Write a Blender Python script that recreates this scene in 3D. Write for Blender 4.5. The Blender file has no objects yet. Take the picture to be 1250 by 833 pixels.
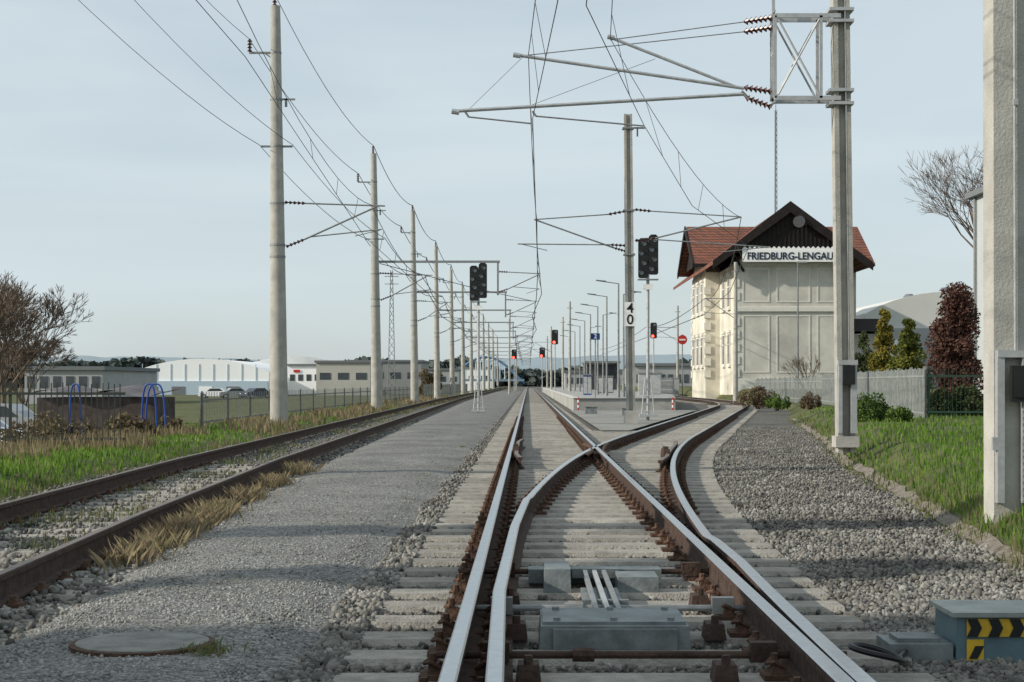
import bpy, math, random
import numpy as np
from mathutils import Vector, Matrix, noise
random.seed(7); RNG=np.random.default_rng(7)
scn=bpy.context.scene; COL=scn.collection
F=2000.0; VX,VY=645.0,468.0; H=1.12
def P(px,py,Y): return Vector(((px-VX)*Y/F, Y, H+(VY-py)*Y/F))
def smooth(a,b,x):
    t=min(1,max(0,(x-a)/(b-a))); return t*t*(3-2*t)
def interp(tab,x):
    if x<=tab[0][0]: return tab[0][1]
    for (a,b),(c,d) in zip(tab,tab[1:]):
        if x<=c: return b+(d-b)*(x-a)/(c-a)
    return tab[-1][1]
# ---------------------------------------------------------------- materials
MC={}
def mat(name,col,rough=.8,metal=0,var=.15,scale=6,bump=0,bscale=40,col2=None,emis=None,spec=.3,s2=None):
    if name in MC: return MC[name]
    m=bpy.data.materials.new(name); m.use_nodes=True; nt=m.node_tree; b=nt.nodes['Principled BSDF']
    b.inputs['Roughness'].default_value=rough; b.inputs['Metallic'].default_value=metal
    b.inputs['Specular IOR Level'].default_value=spec
    g=nt.nodes.new('ShaderNodeNewGeometry')
    n=nt.nodes.new('ShaderNodeTexNoise'); n.inputs['Scale'].default_value=scale; n.inputs['Detail'].default_value=6; n.inputs['Roughness'].default_value=.65
    nt.links.new(g.outputs['Position'],n.inputs['Vector'])
    r=nt.nodes.new('ShaderNodeValToRGB'); r.color_ramp.elements[0].position=.33; r.color_ramp.elements[1].position=.67
    c2=col2 or tuple(min(1,c*(1+var)) for c in col)
    r.color_ramp.elements[0].color=(*[c*(1-var) for c in col],1); r.color_ramp.elements[1].color=(*c2,1)
    nt.links.new(n.outputs['Fac'],r.inputs['Fac'])
    out=r.outputs['Color']
    if s2:
        n2=nt.nodes.new('ShaderNodeTexNoise'); n2.inputs['Scale'].default_value=s2; n2.inputs['Detail'].default_value=3
        nt.links.new(g.outputs['Position'],n2.inputs['Vector'])
        mr=nt.nodes.new('ShaderNodeMapRange'); mr.inputs[1].default_value=.3; mr.inputs[2].default_value=.7; mr.inputs[3].default_value=.75; mr.inputs[4].default_value=1.18
        nt.links.new(n2.outputs['Fac'],mr.inputs[0])
        mx=nt.nodes.new('ShaderNodeVectorMath'); mx.operation='SCALE'
        nt.links.new(out,mx.inputs[0]); nt.links.new(mr.outputs[0],mx.inputs['Scale']); out=mx.outputs[0]
    nt.links.new(out,b.inputs['Base Color'])
    if emis: b.inputs['Emission Color'].default_value=(*emis[0],1); b.inputs['Emission Strength'].default_value=emis[1]
    if bump:
        n3=nt.nodes.new('ShaderNodeTexNoise'); n3.inputs['Scale'].default_value=bscale; n3.inputs['Detail'].default_value=4
        nt.links.new(g.outputs['Position'],n3.inputs['Vector'])
        bp=nt.nodes.new('ShaderNodeBump'); bp.inputs['Strength'].default_value=min(1,bump); bp.inputs['Distance'].default_value=.03
        nt.links.new(n3.outputs['Fac'],bp.inputs['Height']); nt.links.new(bp.outputs['Normal'],b.inputs['Normal'])
    MC[name]=m; return m
def matstone(name,cols,scale,bump=1.0,patch=None):
    m=bpy.data.materials.new(name); m.use_nodes=True; nt=m.node_tree; b=nt.nodes['Principled BSDF']
    b.inputs['Roughness'].default_value=.9; b.inputs['Specular IOR Level'].default_value=.2
    g=nt.nodes.new('ShaderNodeNewGeometry')
    v=nt.nodes.new('ShaderNodeTexVoronoi'); v.inputs['Scale'].default_value=scale
    nt.links.new(g.outputs['Position'],v.inputs['Vector'])
    sp=nt.nodes.new('ShaderNodeSeparateColor'); nt.links.new(v.outputs['Color'],sp.inputs[0])
    r=nt.nodes.new('ShaderNodeValToRGB'); els=r.color_ramp.elements
    while len(els)<len(cols): els.new(.5)
    for i,c in enumerate(cols): els[i].position=i/(len(cols)-1); els[i].color=(*c,1)
    nt.links.new(sp.outputs[0],r.inputs['Fac'])
    mr=nt.nodes.new('ShaderNodeMapRange'); mr.inputs[1].default_value=.25; mr.inputs[2].default_value=.75; mr.inputs[3].default_value=1.08; mr.inputs[4].default_value=.6
    nt.links.new(v.outputs['Distance'],mr.inputs[0])
    n2=nt.nodes.new('ShaderNodeTexNoise'); n2.inputs['Scale'].default_value=.7; n2.inputs['Detail'].default_value=7; n2.inputs['Roughness'].default_value=.65
    nt.links.new(g.outputs['Position'],n2.inputs['Vector'])
    m2=nt.nodes.new('ShaderNodeMapRange'); m2.inputs[1].default_value=.3; m2.inputs[2].default_value=.7; m2.inputs[3].default_value=.7; m2.inputs[4].default_value=1.25
    nt.links.new(n2.outputs['Fac'],m2.inputs[0])
    mu=nt.nodes.new('ShaderNodeMath'); mu.operation='MULTIPLY'; nt.links.new(mr.outputs[0],mu.inputs[0]); nt.links.new(m2.outputs[0],mu.inputs[1])
    sc=nt.nodes.new('ShaderNodeVectorMath'); sc.operation='SCALE'; nt.links.new(r.outputs['Color'],sc.inputs[0]); nt.links.new(mu.outputs[0],sc.inputs['Scale'])
    out=sc.outputs[0]
    if patch:
        n3=nt.nodes.new('ShaderNodeTexNoise'); n3.inputs['Scale'].default_value=patch[1]; n3.inputs['Detail'].default_value=6; n3.inputs['Roughness'].default_value=.7
        nt.links.new(g.outputs['Position'],n3.inputs['Vector'])
        m3=nt.nodes.new('ShaderNodeMapRange'); m3.inputs[1].default_value=patch[2]; m3.inputs[2].default_value=patch[2]+.12; m3.inputs[4].default_value=.7
        nt.links.new(n3.outputs['Fac'],m3.inputs[0])
        mx=nt.nodes.new('ShaderNodeMix'); mx.data_type='RGBA'
        nt.links.new(m3.outputs[0],mx.inputs['Factor']); nt.links.new(out,mx.inputs['A']); mx.inputs['B'].default_value=(*patch[0],1); out=mx.outputs['Result']
    nt.links.new(out,b.inputs['Base Color'])
    bp=nt.nodes.new('ShaderNodeBump'); bp.inputs['Strength'].default_value=bump; bp.inputs['Distance'].default_value=.5/scale; bp.invert=True
    nt.links.new(v.outputs['Distance'],bp.inputs['Height']); nt.links.new(bp.outputs['Normal'],b.inputs['Normal'])
    return m
def matisland(name,cols,rough=.8,spec=.2,trans=0):
    m=bpy.data.materials.new(name); m.use_nodes=True; nt=m.node_tree; b=nt.nodes['Principled BSDF']
    b.inputs['Roughness'].default_value=rough; b.inputs['Specular IOR Level'].default_value=spec
    g=nt.nodes.new('ShaderNodeNewGeometry'); r=nt.nodes.new('ShaderNodeValToRGB'); els=r.color_ramp.elements
    while len(els)<len(cols): els.new(.5)
    for i,c in enumerate(cols): els[i].position=i/(len(cols)-1); els[i].color=(*c,1)
    n=nt.nodes.new('ShaderNodeTexNoise'); n.inputs['Scale'].default_value=1.2; n.inputs['Detail'].default_value=3
    nt.links.new(g.outputs['Position'],n.inputs['Vector'])
    a=nt.nodes.new('ShaderNodeMath'); a.operation='MULTIPLY_ADD'; a.inputs[1].default_value=.6; 
    s=nt.nodes.new('ShaderNodeMath'); s.operation='MULTIPLY_ADD'; s.inputs[1].default_value=1.2; s.inputs[2].default_value=-.4
    nt.links.new(n.outputs['Fac'],s.inputs[0]); nt.links.new(g.outputs['Random Per Island'],a.inputs[0]); nt.links.new(s.outputs[0],a.inputs[2])
    nt.links.new(a.outputs[0],r.inputs['Fac']); nt.links.new(r.outputs['Color'],b.inputs['Base Color'])
    if trans:
        t=nt.nodes.new('ShaderNodeBsdfTranslucent'); nt.links.new(r.outputs['Color'],t.inputs['Color'])
        mx=nt.nodes.new('ShaderNodeMixShader'); mx.inputs[0].default_value=trans
        nt.links.new(b.outputs[0],mx.inputs[1]); nt.links.new(t.outputs[0],mx.inputs[2]); nt.links.new(mx.outputs[0],nt.nodes['Material Output'].inputs[0])
    return m
CONC=mat('mast_concrete',(.37,.36,.325),.9,var=.18,scale=3,bump=.3)
CONC2=mat('pale_concrete',(.40,.39,.355),.9,var=.16,scale=2.2,bump=.25)
SLEEP=mat('sleeper_concrete',(.31,.29,.255),.92,var=.24,scale=9,bump=.5,bscale=60,s2=.9)
POL=mat('polished_rail_steel',(.50,.51,.52),.25,1,var=.1,scale=14)
POL2=mat('dull_rail_steel',(.20,.16,.13),.5,.7,var=.25,scale=8)
RUST=mat('rusty_rail_side',(.058,.036,.027),.85,var=.4,scale=12,bump=.4)
RUST2=mat('rusty_iron',(.085,.048,.032),.9,var=.45,scale=14,bump=.5)
GALV=mat('galvanised_steel',(.42,.43,.43),.5,.4,var=.15,scale=9)
GALVD=mat('weathered_galvanised_steel',(.24,.25,.25),.6,.3,var=.2,scale=9)
WIRE=mat('dark_wire',(.07,.07,.065),.6,.4)
INS=mat('brown_insulator',(.075,.02,.015),.35,var=.1,spec=.5)
BLK=mat('black_paint',(.015,.016,.016),.5,var=.2)
LENS=mat('dark_lens',(.09,.10,.11),.15,spec=.8)
WHT=mat('white_paint',(.82,.82,.80),.6,var=.04)
REDP=mat('red_paint',(.50,.04,.035),.5,var=.1)
BLUP=mat('blue_paint',(.02,.07,.32),.5,var=.1)
YEL=mat('yellow_paint',(.60,.38,.03),.5,var=.2)
GREYP=mat('grey_painted_steel',(.16,.18,.18),.55,var=.3,scale=7,bump=.15)
REDL=mat('red_lamp',(.7,.03,.02),.4,emis=((1,.06,.04),6))
GLASS=mat('window_glass',(.05,.06,.07),.12,spec=.6,var=.3,scale=.8)
# ---------------------------------------------------------------- mesh building
def origin(o):
    v=Vector((0,0,0))
    while o is not None: v+=o.location; o=o.parent
    return v
class MB:
    def __init__(s): s.v=[]; s.f=[]; s.m=[]
    def add(s,vs,fs,mi=0):
        n=len(s.v); s.v+= [tuple(v) for v in vs]; s.f+=[tuple(n+i for i in f) for f in fs]; s.m+=[mi]*len(fs); return s
    def box(s,c,d,mi=0,rz=0,rx=0,ry=0,taper=1):
        R=Matrix.Rotation(rz,3,'Z')@Matrix.Rotation(ry,3,'Y')@Matrix.Rotation(rx,3,'X'); c=Vector(c); vs=[]
        for sz in (-1,1):
            k=taper if sz>0 else 1
            for sx,sy in ((-1,-1),(1,-1),(1,1),(-1,1)): vs.append(c+R@Vector((sx*d[0]/2*k,sy*d[1]/2*k,sz*d[2]/2)))
        return s.add(vs,[(3,2,1,0),(4,5,6,7),(0,1,5,4),(1,2,6,5),(2,3,7,6),(3,0,4,7)],mi)
    def bb(s,a,b,mi=0): return s.box([(a[i]+b[i])/2 for i in range(3)],[abs(b[i]-a[i]) for i in range(3)],mi)
    def tube(s,p0,p1,r0,r1=None,n=8,mi=0,cap=True):
        p0=Vector(p0);p1=Vector(p1); r1=r0 if r1 is None else r1
        d=(p1-p0); 
        if d.length<1e-6: return s
        q=d.to_track_quat('Z','Y'); vs=[]
        for p,r in ((p0,r0),(p1,r1)):
            for i in range(n):
                a=2*math.pi*i/n; vs.append(p+q@Vector((math.cos(a)*r,math.sin(a)*r,0)))
        fs=[(i,(i+1)%n,n+(i+1)%n,n+i) for i in range(n)]
        if cap: fs+=[tuple(reversed(range(n))),tuple(range(n,2*n))]
        return s.add(vs,fs,mi)
    def path(s,pts,r,n=5,mi=0):
        pts=[Vector(p) for p in pts]; vs=[];m=len(pts)
        for i,p in enumerate(pts):
            d=pts[min(i+1,m-1)]-pts[max(i-1,0)]; q=d.to_track_quat('Z','Y'); rr=r(p) if callable(r) else r
            for k in range(n):
                a=2*math.pi*k/n; vs.append(p+q@Vector((math.cos(a)*rr,math.sin(a)*rr,0)))
        fs=[(i*n+k,i*n+(k+1)%n,(i+1)*n+(k+1)%n,(i+1)*n+k) for i in range(m-1) for k in range(n)]
        return s.add(vs,fs,mi)
    def ins(s,p0,p1,r=.07,n=6,mi=0):
        p0=Vector(p0);p1=Vector(p1); s.tube(p0,p1,r*.35,n=6,mi=mi)
        for i in range(n):
            a=p0.lerp(p1,(i+.2)/n); b=p0.lerp(p1,(i+.75)/n); s.tube(a,b,r,r*.45,n=10,mi=mi)
        return s
    def prism(s,poly,y0,y1,mi=0,axis='Y'):
        n=len(poly)
        f=(lambda a,b,t:(a,t,b)) if axis=='Y' else ((lambda a,b,t:(t,a,b)) if axis=='X' else (lambda a,b,t:(a,b,t)))
        vs=[f(a,b,y0) for a,b in poly]+[f(a,b,y1) for a,b in poly]
        return s.add(vs,[tuple(range(n)),tuple(reversed(range(n,2*n)))]+[(i,n+i,n+(i+1)%n,(i+1)%n) for i in range(n)],mi)
    def disc(s,c,r,t,mi=0,n=16): return s.tube((c[0],c[1]-t,c[2]),c,r,n=n,mi=mi)
    def build(s,name,mats,parent=None,smooth=False,loc=None):
        o0=origin(parent) if parent else (Vector(loc) if loc is not None else (Vector(s.v[0]) if s.v else Vector()))
        if parent is None and loc is None and s.v:
            a=np.array(s.v); o0=Vector(((a[:,0].min()+a[:,0].max())/2,(a[:,1].min()+a[:,1].max())/2,a[:,2].min()))
        me=bpy.data.meshes.new(name); me.from_pydata([(v[0]-o0[0],v[1]-o0[1],v[2]-o0[2]) for v in s.v],[],s.f)
        ml=mats if isinstance(mats,(list,tuple)) else [mats]
        for m in ml: me.materials.append(m)
        if len(ml)>1: me.polygons.foreach_set('material_index',s.m)
        if smooth:
            me.polygons.foreach_set('use_smooth',[True]*len(me.polygons))
            try: me.set_sharp_from_angle(angle=math.radians(40))
            except Exception: pass
        me.update()
        o=bpy.data.objects.new(name,me); COL.objects.link(o)
        if parent: o.parent=parent
        else: o.location=o0
        return o
def tag(o,label=None,cat=None,group=None,kind=None):
    if label:o['label']=label
    if cat:o['category']=cat
    if group:o['group']=group
    if kind:o['kind']=kind
    return o
def thing(name,loc,label,cat,group=None):
    o=bpy.data.objects.new(name,None); COL.objects.link(o); o.location=loc; o.empty_display_size=.2; return tag(o,label,cat,group)
def insul(t,p0,p1,r=.06,n=5):
    b=MB(); b.ins(p0,p1,r,n); return b.build('insulator',INS,t)
def rawmesh(name,V,Fc,m,loc=(0,0,0),parent=None):
    V=np.asarray(V,dtype=np.float32); Fc=np.asarray(Fc,dtype=np.int32); k=Fc.shape[1]
    if parent is not None: V=V-np.array(origin(parent),dtype=np.float32)
    me=bpy.data.meshes.new(name); me.vertices.add(len(V)); me.vertices.foreach_set('co',V.ravel())
    me.loops.add(Fc.size); me.loops.foreach_set('vertex_index',Fc.ravel())
    me.polygons.add(len(Fc)); me.polygons.foreach_set('loop_start',np.arange(0,Fc.size,k,dtype=np.int32))
    try: me.polygons.foreach_set('loop_total',np.full(len(Fc),k,dtype=np.int32))
    except Exception: pass
    me.materials.append(m); me.update(calc_edges=True); me.validate()
    o=bpy.data.objects.new(name,me); COL.objects.link(o)
    if parent is not None:o.parent=parent
    return o
def text(name,s,size,pos,m,parent,ext=.006,sx=1,width=None,bold=.018):
    c=bpy.data.curves.new(name,'FONT'); c.body=s; c.size=size; c.extrude=ext; c.align_x='CENTER'; c.align_y='CENTER'; c.offset=size*bold
    o=bpy.data.objects.new(name,c); COL.objects.link(o); dg=bpy.context.evaluated_depsgraph_get(); dg.update()
    me=bpy.data.meshes.new_from_object(o.evaluated_get(dg)); bpy.data.objects.remove(o)
    if width:
        xs_=[v.co.x for v in me.vertices]; sx=width/(max(xs_)-min(xs_))
    R=Matrix.Rotation(math.pi/2,4,'X')@Matrix.Diagonal((sx,1,1,1)); me.transform(R)
    me.materials.clear(); me.materials.append(m)
    t=bpy.data.objects.new(name,me); COL.objects.link(t); t.parent=parent; t.location=Vector(pos)-origin(parent); return t
# ---------------------------------------------------------------- track alignment
XL,XR=-.307,1.197
def doff(y):
    if y<5.2: return 0
    if y<36: return (y-5.2)**2/380
    if y<80: return 2.496+.158*(y-36)
    if y<112:
        t=(y-80)/32; return 9.448+.158*32*(t-t*t/2)
    return 9.448+.158*16
def xdr(y): return XR+max(doff(y),.0)
BL=[(3,.19),(6.1,.18),(8.9,.15),(13,.2),(16,.29)]
def xdl(y):
    return XL+(interp(BL,y) if y<16 else max(.29,doff(y)))
def xlr(y): return interp([(3,-2.98),(9.7,-3.12),(14.3,-3.36),(24.3,-3.72),(50,-4.1),(118,-5.0),(200,-5.2)],y)
def xll(y): return xlr(y)-1.504
EDGE=[(3,2.75),(12,3.3),(20,4.2),(27,4.95),(36,6.3),(60,9.4),(80,12.6),(100,13.9),(130,14.1),(400,14.1)]
def xe(y): return interp(EDGE,y)
def zt(x,y):
    n=noise.noise(Vector((x*.35,y*.35,0)))*.05
    if x<-6.2:
        z=-.34+.22*smooth(6.2,7.2,-x)
        z-= .9*smooth(9.2,13,-x); return z+n
    e=xe(y)
    if x>e-.3: return -.34+.56*smooth(e-.3,e+1.3,x)+.5*smooth(85,110,y)*smooth(e-.2,e+.8,x)+n
    return -.34
# ---------------------------------------------------------------- ground
GR=mat('grass_soil',(.06,.08,.025),.95,var=.35,scale=2.2,col2=(.13,.13,.05),bump=.8,bscale=25,s2=.25)
def sheet(name,xs,ys,zf,m,kind='structure'):
    V=[]
    for y in ys:
        for x in (xs(y) if callable(xs) else xs): V.append((x,y,zf(x,y)))
    nx=len(xs(ys[0])) if callable(xs) else len(xs)
    Fc=[(j*nx+i,j*nx+i+1,(j+1)*nx+i+1,(j+1)*nx+i) for j in range(len(ys)-1) for i in range(nx-1)]
    o=rawmesh(name,V,Fc,m); o['kind']=kind; return o
xs=[-3000,-1200,-500,-200,-100,-60,-40,-30,-25,-20]+list(np.arange(-17,-5.9,.4))+[-5,-2,1]+list(np.arange(2.2,18,.4))+[20,25,30,40,60,100,200,500,1200,3000]
ys=[-60,-20,0]+list(np.arange(2,45,.7))+list(np.arange(45,140,3))+[150,170,200,250,300,400,600,900,1500,3000,6000]
sheet('ground',xs,ys,zt,GR)
BALC=[(.06,.058,.053),(.125,.12,.108),(.19,.183,.163),(.26,.25,.225)]
BALM=matstone('ballast_ground',BALC,34,1.0,patch=((.15,.125,.09),.5,.60))
def bxs(y): 
    e=xe(y)+.25; return list(np.linspace(-6.5,-2.6,10))+list(np.linspace(-2.2,e,16))
def bz(x,y):
    z=-.218+noise.noise(Vector((x*1.3,y*1.3,3)))*.014
    if x<-5.6: z-=.16*smooth(5.6,6.5,-x)
    return z
sheet('ballast_bed',bxs,list(np.arange(2,50,.6))+list(np.arange(50,200,3))+[260,400,700,1200],bz,BALM)
PATHM=matstone('fine_gravel',[(.11,.11,.105),(.195,.193,.182),(.26,.255,.238),(.37,.36,.34)],48,1.0,patch=((.19,.18,.155),1.3,.58))
def pxs(y):
    a=xlr(y)+.42+.05*noise.noise(Vector((y*1.1,7,0))); b=-1.03+.06*noise.noise(Vector((y*1.5,0,0))); return [a+(b-a)*t for t in (0,.08,.2,.35,.5,.65,.8,.92,1)]
def pz(x,y):
    a=xlr(y)+.42; t=(x-a)/(-1.03-a); return -.20+.055*min(1,6*min(max(t,0),max(1-t,0)))+.014*noise.noise(Vector((x*2,y*2,5)))+.006*noise.noise(Vector((x*7,y*7,2)))
sheet('gravel_path',pxs,list(np.arange(2,30,.2))+list(np.arange(30,60,.6))+list(np.arange(60,260,4)),pz,PATHM)
IS=mat('island_gravel',(.27,.265,.245),.95,var=.25,scale=18,bump=.8,bscale=30,s2=.4)
sheet('gravel_island',lambda y:[1.95+t*(min(xdl(y)-.75,9)-1.95) for t in (0,.1,.5,.9,1)],list(np.arange(44,78,1)),lambda x,y:-.15+.01*noise.noise(Vector((x,y,0))),IS)
EDGM=mat('earth_edging',(.15,.12,.09),.95,var=.4,scale=9,bump=.8,col2=(.28,.25,.21))
sheet('earth_edging_strip',lambda y:[xe(y)+.2+.06*noise.noise(Vector((y,0,9)))+t*(.13+.05*noise.noise(Vector((y*2,4,9)))) for t in (0,.5,1)],list(np.arange(4,60,.4)),lambda x,y:zt(x,y)+.022,EDGM)
# ---------------------------------------------------------------- stones (stuff)
ph=(1+5**.5)/2
IV=np.array([(-1,ph,0),(1,ph,0),(-1,-ph,0),(1,-ph,0),(0,-1,ph),(0,1,ph),(0,-1,-ph),(0,1,-ph),(ph,0,-1),(ph,0,1),(-ph,0,-1),(-ph,0,1)],float)/1.9
IF=np.array([(0,11,5),(0,5,1),(0,1,7),(0,7,10),(0,10,11),(1,5,9),(5,11,4),(11,10,2),(10,7,6),(7,1,8),(3,9,4),(3,4,2),(3,2,6),(3,6,8),(3,8,9),(4,9,5),(2,4,11),(6,2,10),(8,6,7),(9,8,1)])
def stones(name,label,pts,smin,smax,m):
    N=len(pts); pts=np.array(pts); s=RNG.uniform(smin,smax,(N,1))*np.exp(RNG.normal(0,.3,(N,3)))
    V=IV[None]*RNG.uniform(.62,1.3,(N,12,1))*s[:,None,:]
    q=RNG.normal(size=(N,4)); q/=np.linalg.norm(q,axis=1)[:,None]; w,x,y,z=q.T
    R=np.stack([1-2*(y*y+z*z),2*(x*y-z*w),2*(x*z+y*w),2*(x*y+z*w),1-2*(x*x+z*z),2*(y*z-x*w),2*(x*z-y*w),2*(y*z+x*w),1-2*(x*x+y*y)],1).reshape(N,3,3)
    V=np.einsum('nij,nkj->nki',R,V)+pts[:,None,:]
    Fc=(IF[None]+12*np.arange(N)[:,None,None]).reshape(-1,3)
    o=rawmesh(name,V.reshape(-1,3),Fc,m); tag(o,label,'ballast',kind='stuff'); return o
STM=matisland('ballast_stone',[(.045,.043,.04),(.105,.10,.092),(.175,.168,.15),(.24,.23,.205),(.37,.36,.335)],.9)
PBM=matisland('path_pebble',[(.10,.10,.095),(.20,.197,.185),(.30,.295,.275),(.42,.41,.385)],.9)
def ysample(n,a,b): u=RNG.random(n); return 1/(1/a-u*(1/a-1/b))
def region(n,a,b,xa,xb,z=-.185,zj=.015,ok=None):
    out=[]
    for y in ysample(n,a,b):
        x0,x1=xa(y),xb(y)
        if x1<=x0: continue
        x=random.uniform(x0,x1)
        if ok and not ok(x,y): continue
        out.append((x,y,(z(x,y) if callable(z) else z)+random.uniform(-zj,zj)))
    return out
stones('coarse_ballast','coarse grey ballast stones heaped right of the turnout',region(36000,5.6,50,lambda y:xdr(y)+.56,lambda y:xe(y)+.25,-.207,.014),.011,.021,STM)
stones('shoulder_ballast','coarse stones banked between gravel path and sleeper ends',region(6000,5.6,60,lambda y:-1.10+.04*math.sin(y*1.7),lambda y:-.85,-.19,.018),.013,.024,STM)
def insl(x,y): return abs((y/.6)%1-.5)<.25 or random.random()<.045
stones('crib_ballast','small stones lying between and on the sleepers of the turnout',region(16000,5.8,60,lambda y:-.84,lambda y:xdr(y)+.55,-.206,.011,insl),.010,.019,STM)
stones('siding_ballast','stones in the weedy siding bed on the left',region(11000,7,60,lambda y:xll(y)-.9,lambda y:xlr(y)+.5,-.197,.018),.014,.026,STM)
stones('path_pebbles','small loose pebbles strewn over the gravel path',region(14000,5.8,26,lambda y:xlr(y)+.5,lambda y:-1.08,pz,.003),.004,.0095,PBM)
# ---------------------------------------------------------------- sleepers
def sl_mesh(w):
    b=MB(); h=.2
    poly=[(-w/2,-h),(w/2,-h),(w/2,-.03),(w/2-.02,0),(-w/2+.02,0),(-w/2,-.03)]
    b.prism(poly,-.5,.5,axis='X'); return b
base=sl_mesh(.30).build('concrete_sleeper',SLEEP,loc=(0,0,0)); SLM=base.data; bpy.data.objects.remove(base)
fb=MB(); fb.box((0,0,.012),(.34,.17,.024)); 
for sx in (-1,1):
    fb.box((sx*.105,0,.045),(.06,.12,.05),taper=.7); fb.tube((sx*.115,0,.03),(sx*.115,0,.11),.018,n=6); fb.path([(sx*.07,-.05,.05),(sx*.12,-.055,.08),(sx*.15,0,.065),(sx*.12,.055,.08),(sx*.07,.05,.05)],.011,5)
f0=fb.build('rail_fastening',RUST2,loc=(0,0,0)); FM=f0.data; bpy.data.objects.remove(f0)
fb=MB(); fb.box((0,0,.012),(.30,.15,.024))
for sx in (-1,1): fb.box((sx*.1,0,.04),(.05,.11,.05),taper=.6)
f0=fb.build('rail_fastening',RUST2,loc=(0,0,0)); FM2=f0.data; bpy.data.objects.remove(f0)
ZS=-.172
def sleeper(x0,x1,y,rz,label,group,rails=(),fm=None,dz=0):
    o=bpy.data.objects.new('concrete_sleeper',SLM); COL.objects.link(o)
    o.location=((x0+x1)/2,y,ZS+dz+random.uniform(-.004,.002)); o.rotation_euler=(0,0,rz+random.uniform(-.003,.003)); L=(x1-x0); o.scale=(L,1,1); tag(o,label,'sleeper',group)
    for rx in rails:
        c=bpy.data.objects.new('rail_fastening',fm); COL.objects.link(c); c.parent=o; c.location=((rx-(x0+x1)/2)/L,0,0); c.scale=(1/L,1,1)
y=4.8;
while y<45:
    xr=xdr(y)+.58
    rr=[XL]
    if xdl(y)-XL>.3: rr.append(xdl(y))
    if abs(xdl(y)-XR)<.3 : rr=[XL,XR]
    else: rr.append(XR)
    if xdr(y)-XR>.3: rr.append(xdr(y))
    sleeper(-.86+random.uniform(-.015,.015),xr,y,0,'long concrete sleeper carrying both routes of the turnout','turnout sleepers',rr,FM)
    y+=.6
while y<105:
    near=y<62
    sleeper(.445-1.3,.445+1.3,y,0,'concrete sleeper under the straight main track beyond the turnout','main track sleepers',(XL,XR) if near else (),FM2); 
    if y<96:
        c=(xdl(y)+xdr(y))/2; s=-math.atan((xdr(y+.5)-xdr(y-.5))); sleeper(c-1.3,c+1.3,y,s,'concrete sleeper under the track curving right beyond the turnout','branch track sleepers',(c-.75,c+.75) if near else (),FM2)
    y+=.6
b=MB()
while y<420:
    b.box((.445,y,ZS-.1),(2.6,.27,.2)); 
    if y<200: b.box(((xdl(y)+xdr(y))/2,y,ZS-.1),(2.6,.27,.2))
    y+=.6
tag(b.build('far_sleepers',SLEEP),'far off sleepers of the main and branch tracks running to the horizon','sleepers',kind='stuff')
y=7
while y<27:
    c=(xlr(y)+xll(y))/2; sleeper(c-1.3,c+1.3,y,.02,'grey sleeper half buried in stones under the left siding','siding sleepers',(xll(y),xlr(y)),FM2,dz=-.022); y+=.65
# ---------------------------------------------------------------- rails
PROF=[(-.07,-.172),(-.07,-.16),(-.012,-.145),(-.010,-.05),(-.036,-.038),(-.036,-.008),(-.028,0),(.028,0),(.036,-.008),(.036,-.038),(.010,-.05),(.012,-.145),(.07,-.16),(.07,-.172)]
def rail(name,xf,y0,y1,label,cat='rail',top=None,dz=0,group=None):
    prof=PROF; ys=[];y=y0
    while y<y1: ys.append(y); y+= .35 if y<40 else (1.5 if y<130 else 15)
    ys.append(y1); V=[];n=len(prof)
    for y in ys:
        d=(xf(y+.2)-xf(y-.2))/.4; c=1/math.sqrt(1+d*d); x=xf(y)
        for a,b in prof: V.append((x+a*c,y-a*d*c,b+dz))
    b=MB(); m=len(ys)
    for i in range(m-1):
        for k in range(n):
            k2=(k+1)%n
            b.f.append((i*n+k,i*n+k2,(i+1)*n+k2,(i+1)*n+k)); b.m.append(1 if k in ((6,) if top is not None else (5,6,7)) else 0)
    b.v=V; b.f.append(tuple(range(n)));b.m.append(0)
    o=b.build(name,[RUST,top or POL]); tag(o,label,cat,group); return o
rail('running_rail',lambda y:XL,3,900,'straight left rail of the main track with polished head')
rail('running_rail',lambda y:XR,5.2,900,'straight right rail of the main track crossing the frog')
rail('running_rail',lambda y:xdl(y),4,400,'curved rail sweeping right from the open switch blade through the frog')
rail('running_rail',lambda y:xdr(y)+(.078 if y<10.3 else max(0,.078-(doff(y)-.07)*1.0)) if y<12 else xdr(y),3,400,'outer right rail of the turnout curving off to the right')
rail('running_rail',xlr,3,500,'nearer rail of the left siding, brown and dull',top=POL2)
rail('running_rail',xll,3,500,'farther rail of the left siding, beside the grass',top=POL2)
rail('check_rail',lambda y:XL+.115+.05*max(0,abs(y-28.5)-2.6),24.5,32.5,'short check rail inside the straight left rail opposite the frog','rail',top=POL2,dz=.015)
rail('check_rail',lambda y:xdr(y)-.115-.05*max(0,abs(y-27.5)-2.6),23.5,31.5,'short check rail inside the outer curved rail','rail',top=POL2,dz=.015)
fx=XR; b=MB(); b.prism([(fx-.13,27.2),(fx+.02,27.2),(fx+.16,30.8),(fx-.09,30.8)],-.14,-.045,axis='Z')
b.path([(fx-.30,25.6,-.02),(fx-.13,27.4,-.02),(fx-.09,29.2,-.02),(fx-.16,30.6,-.02)],.03,6); b.path([(fx+.05,25.6,-.02),(fx+.04,27.4,-.02),(fx+.17,29.4,-.02),(fx+.30,30.8,-.02)],.03,6)
tag(b.build('crossing_frog',RUST2),'brown cast frog where the curved rail crosses the straight right rail','rail crossing')
b=MB(); b.box((XL+.1,27.2,.01),(.12,.6,.14),taper=.8); b.box((XL+.1,27.2,.09),(.07,.3,.05)); tag(b.build('rail_lubricator',RUST),'brown lump fixed beside the straight left rail before the frog','rail fitting')
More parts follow.
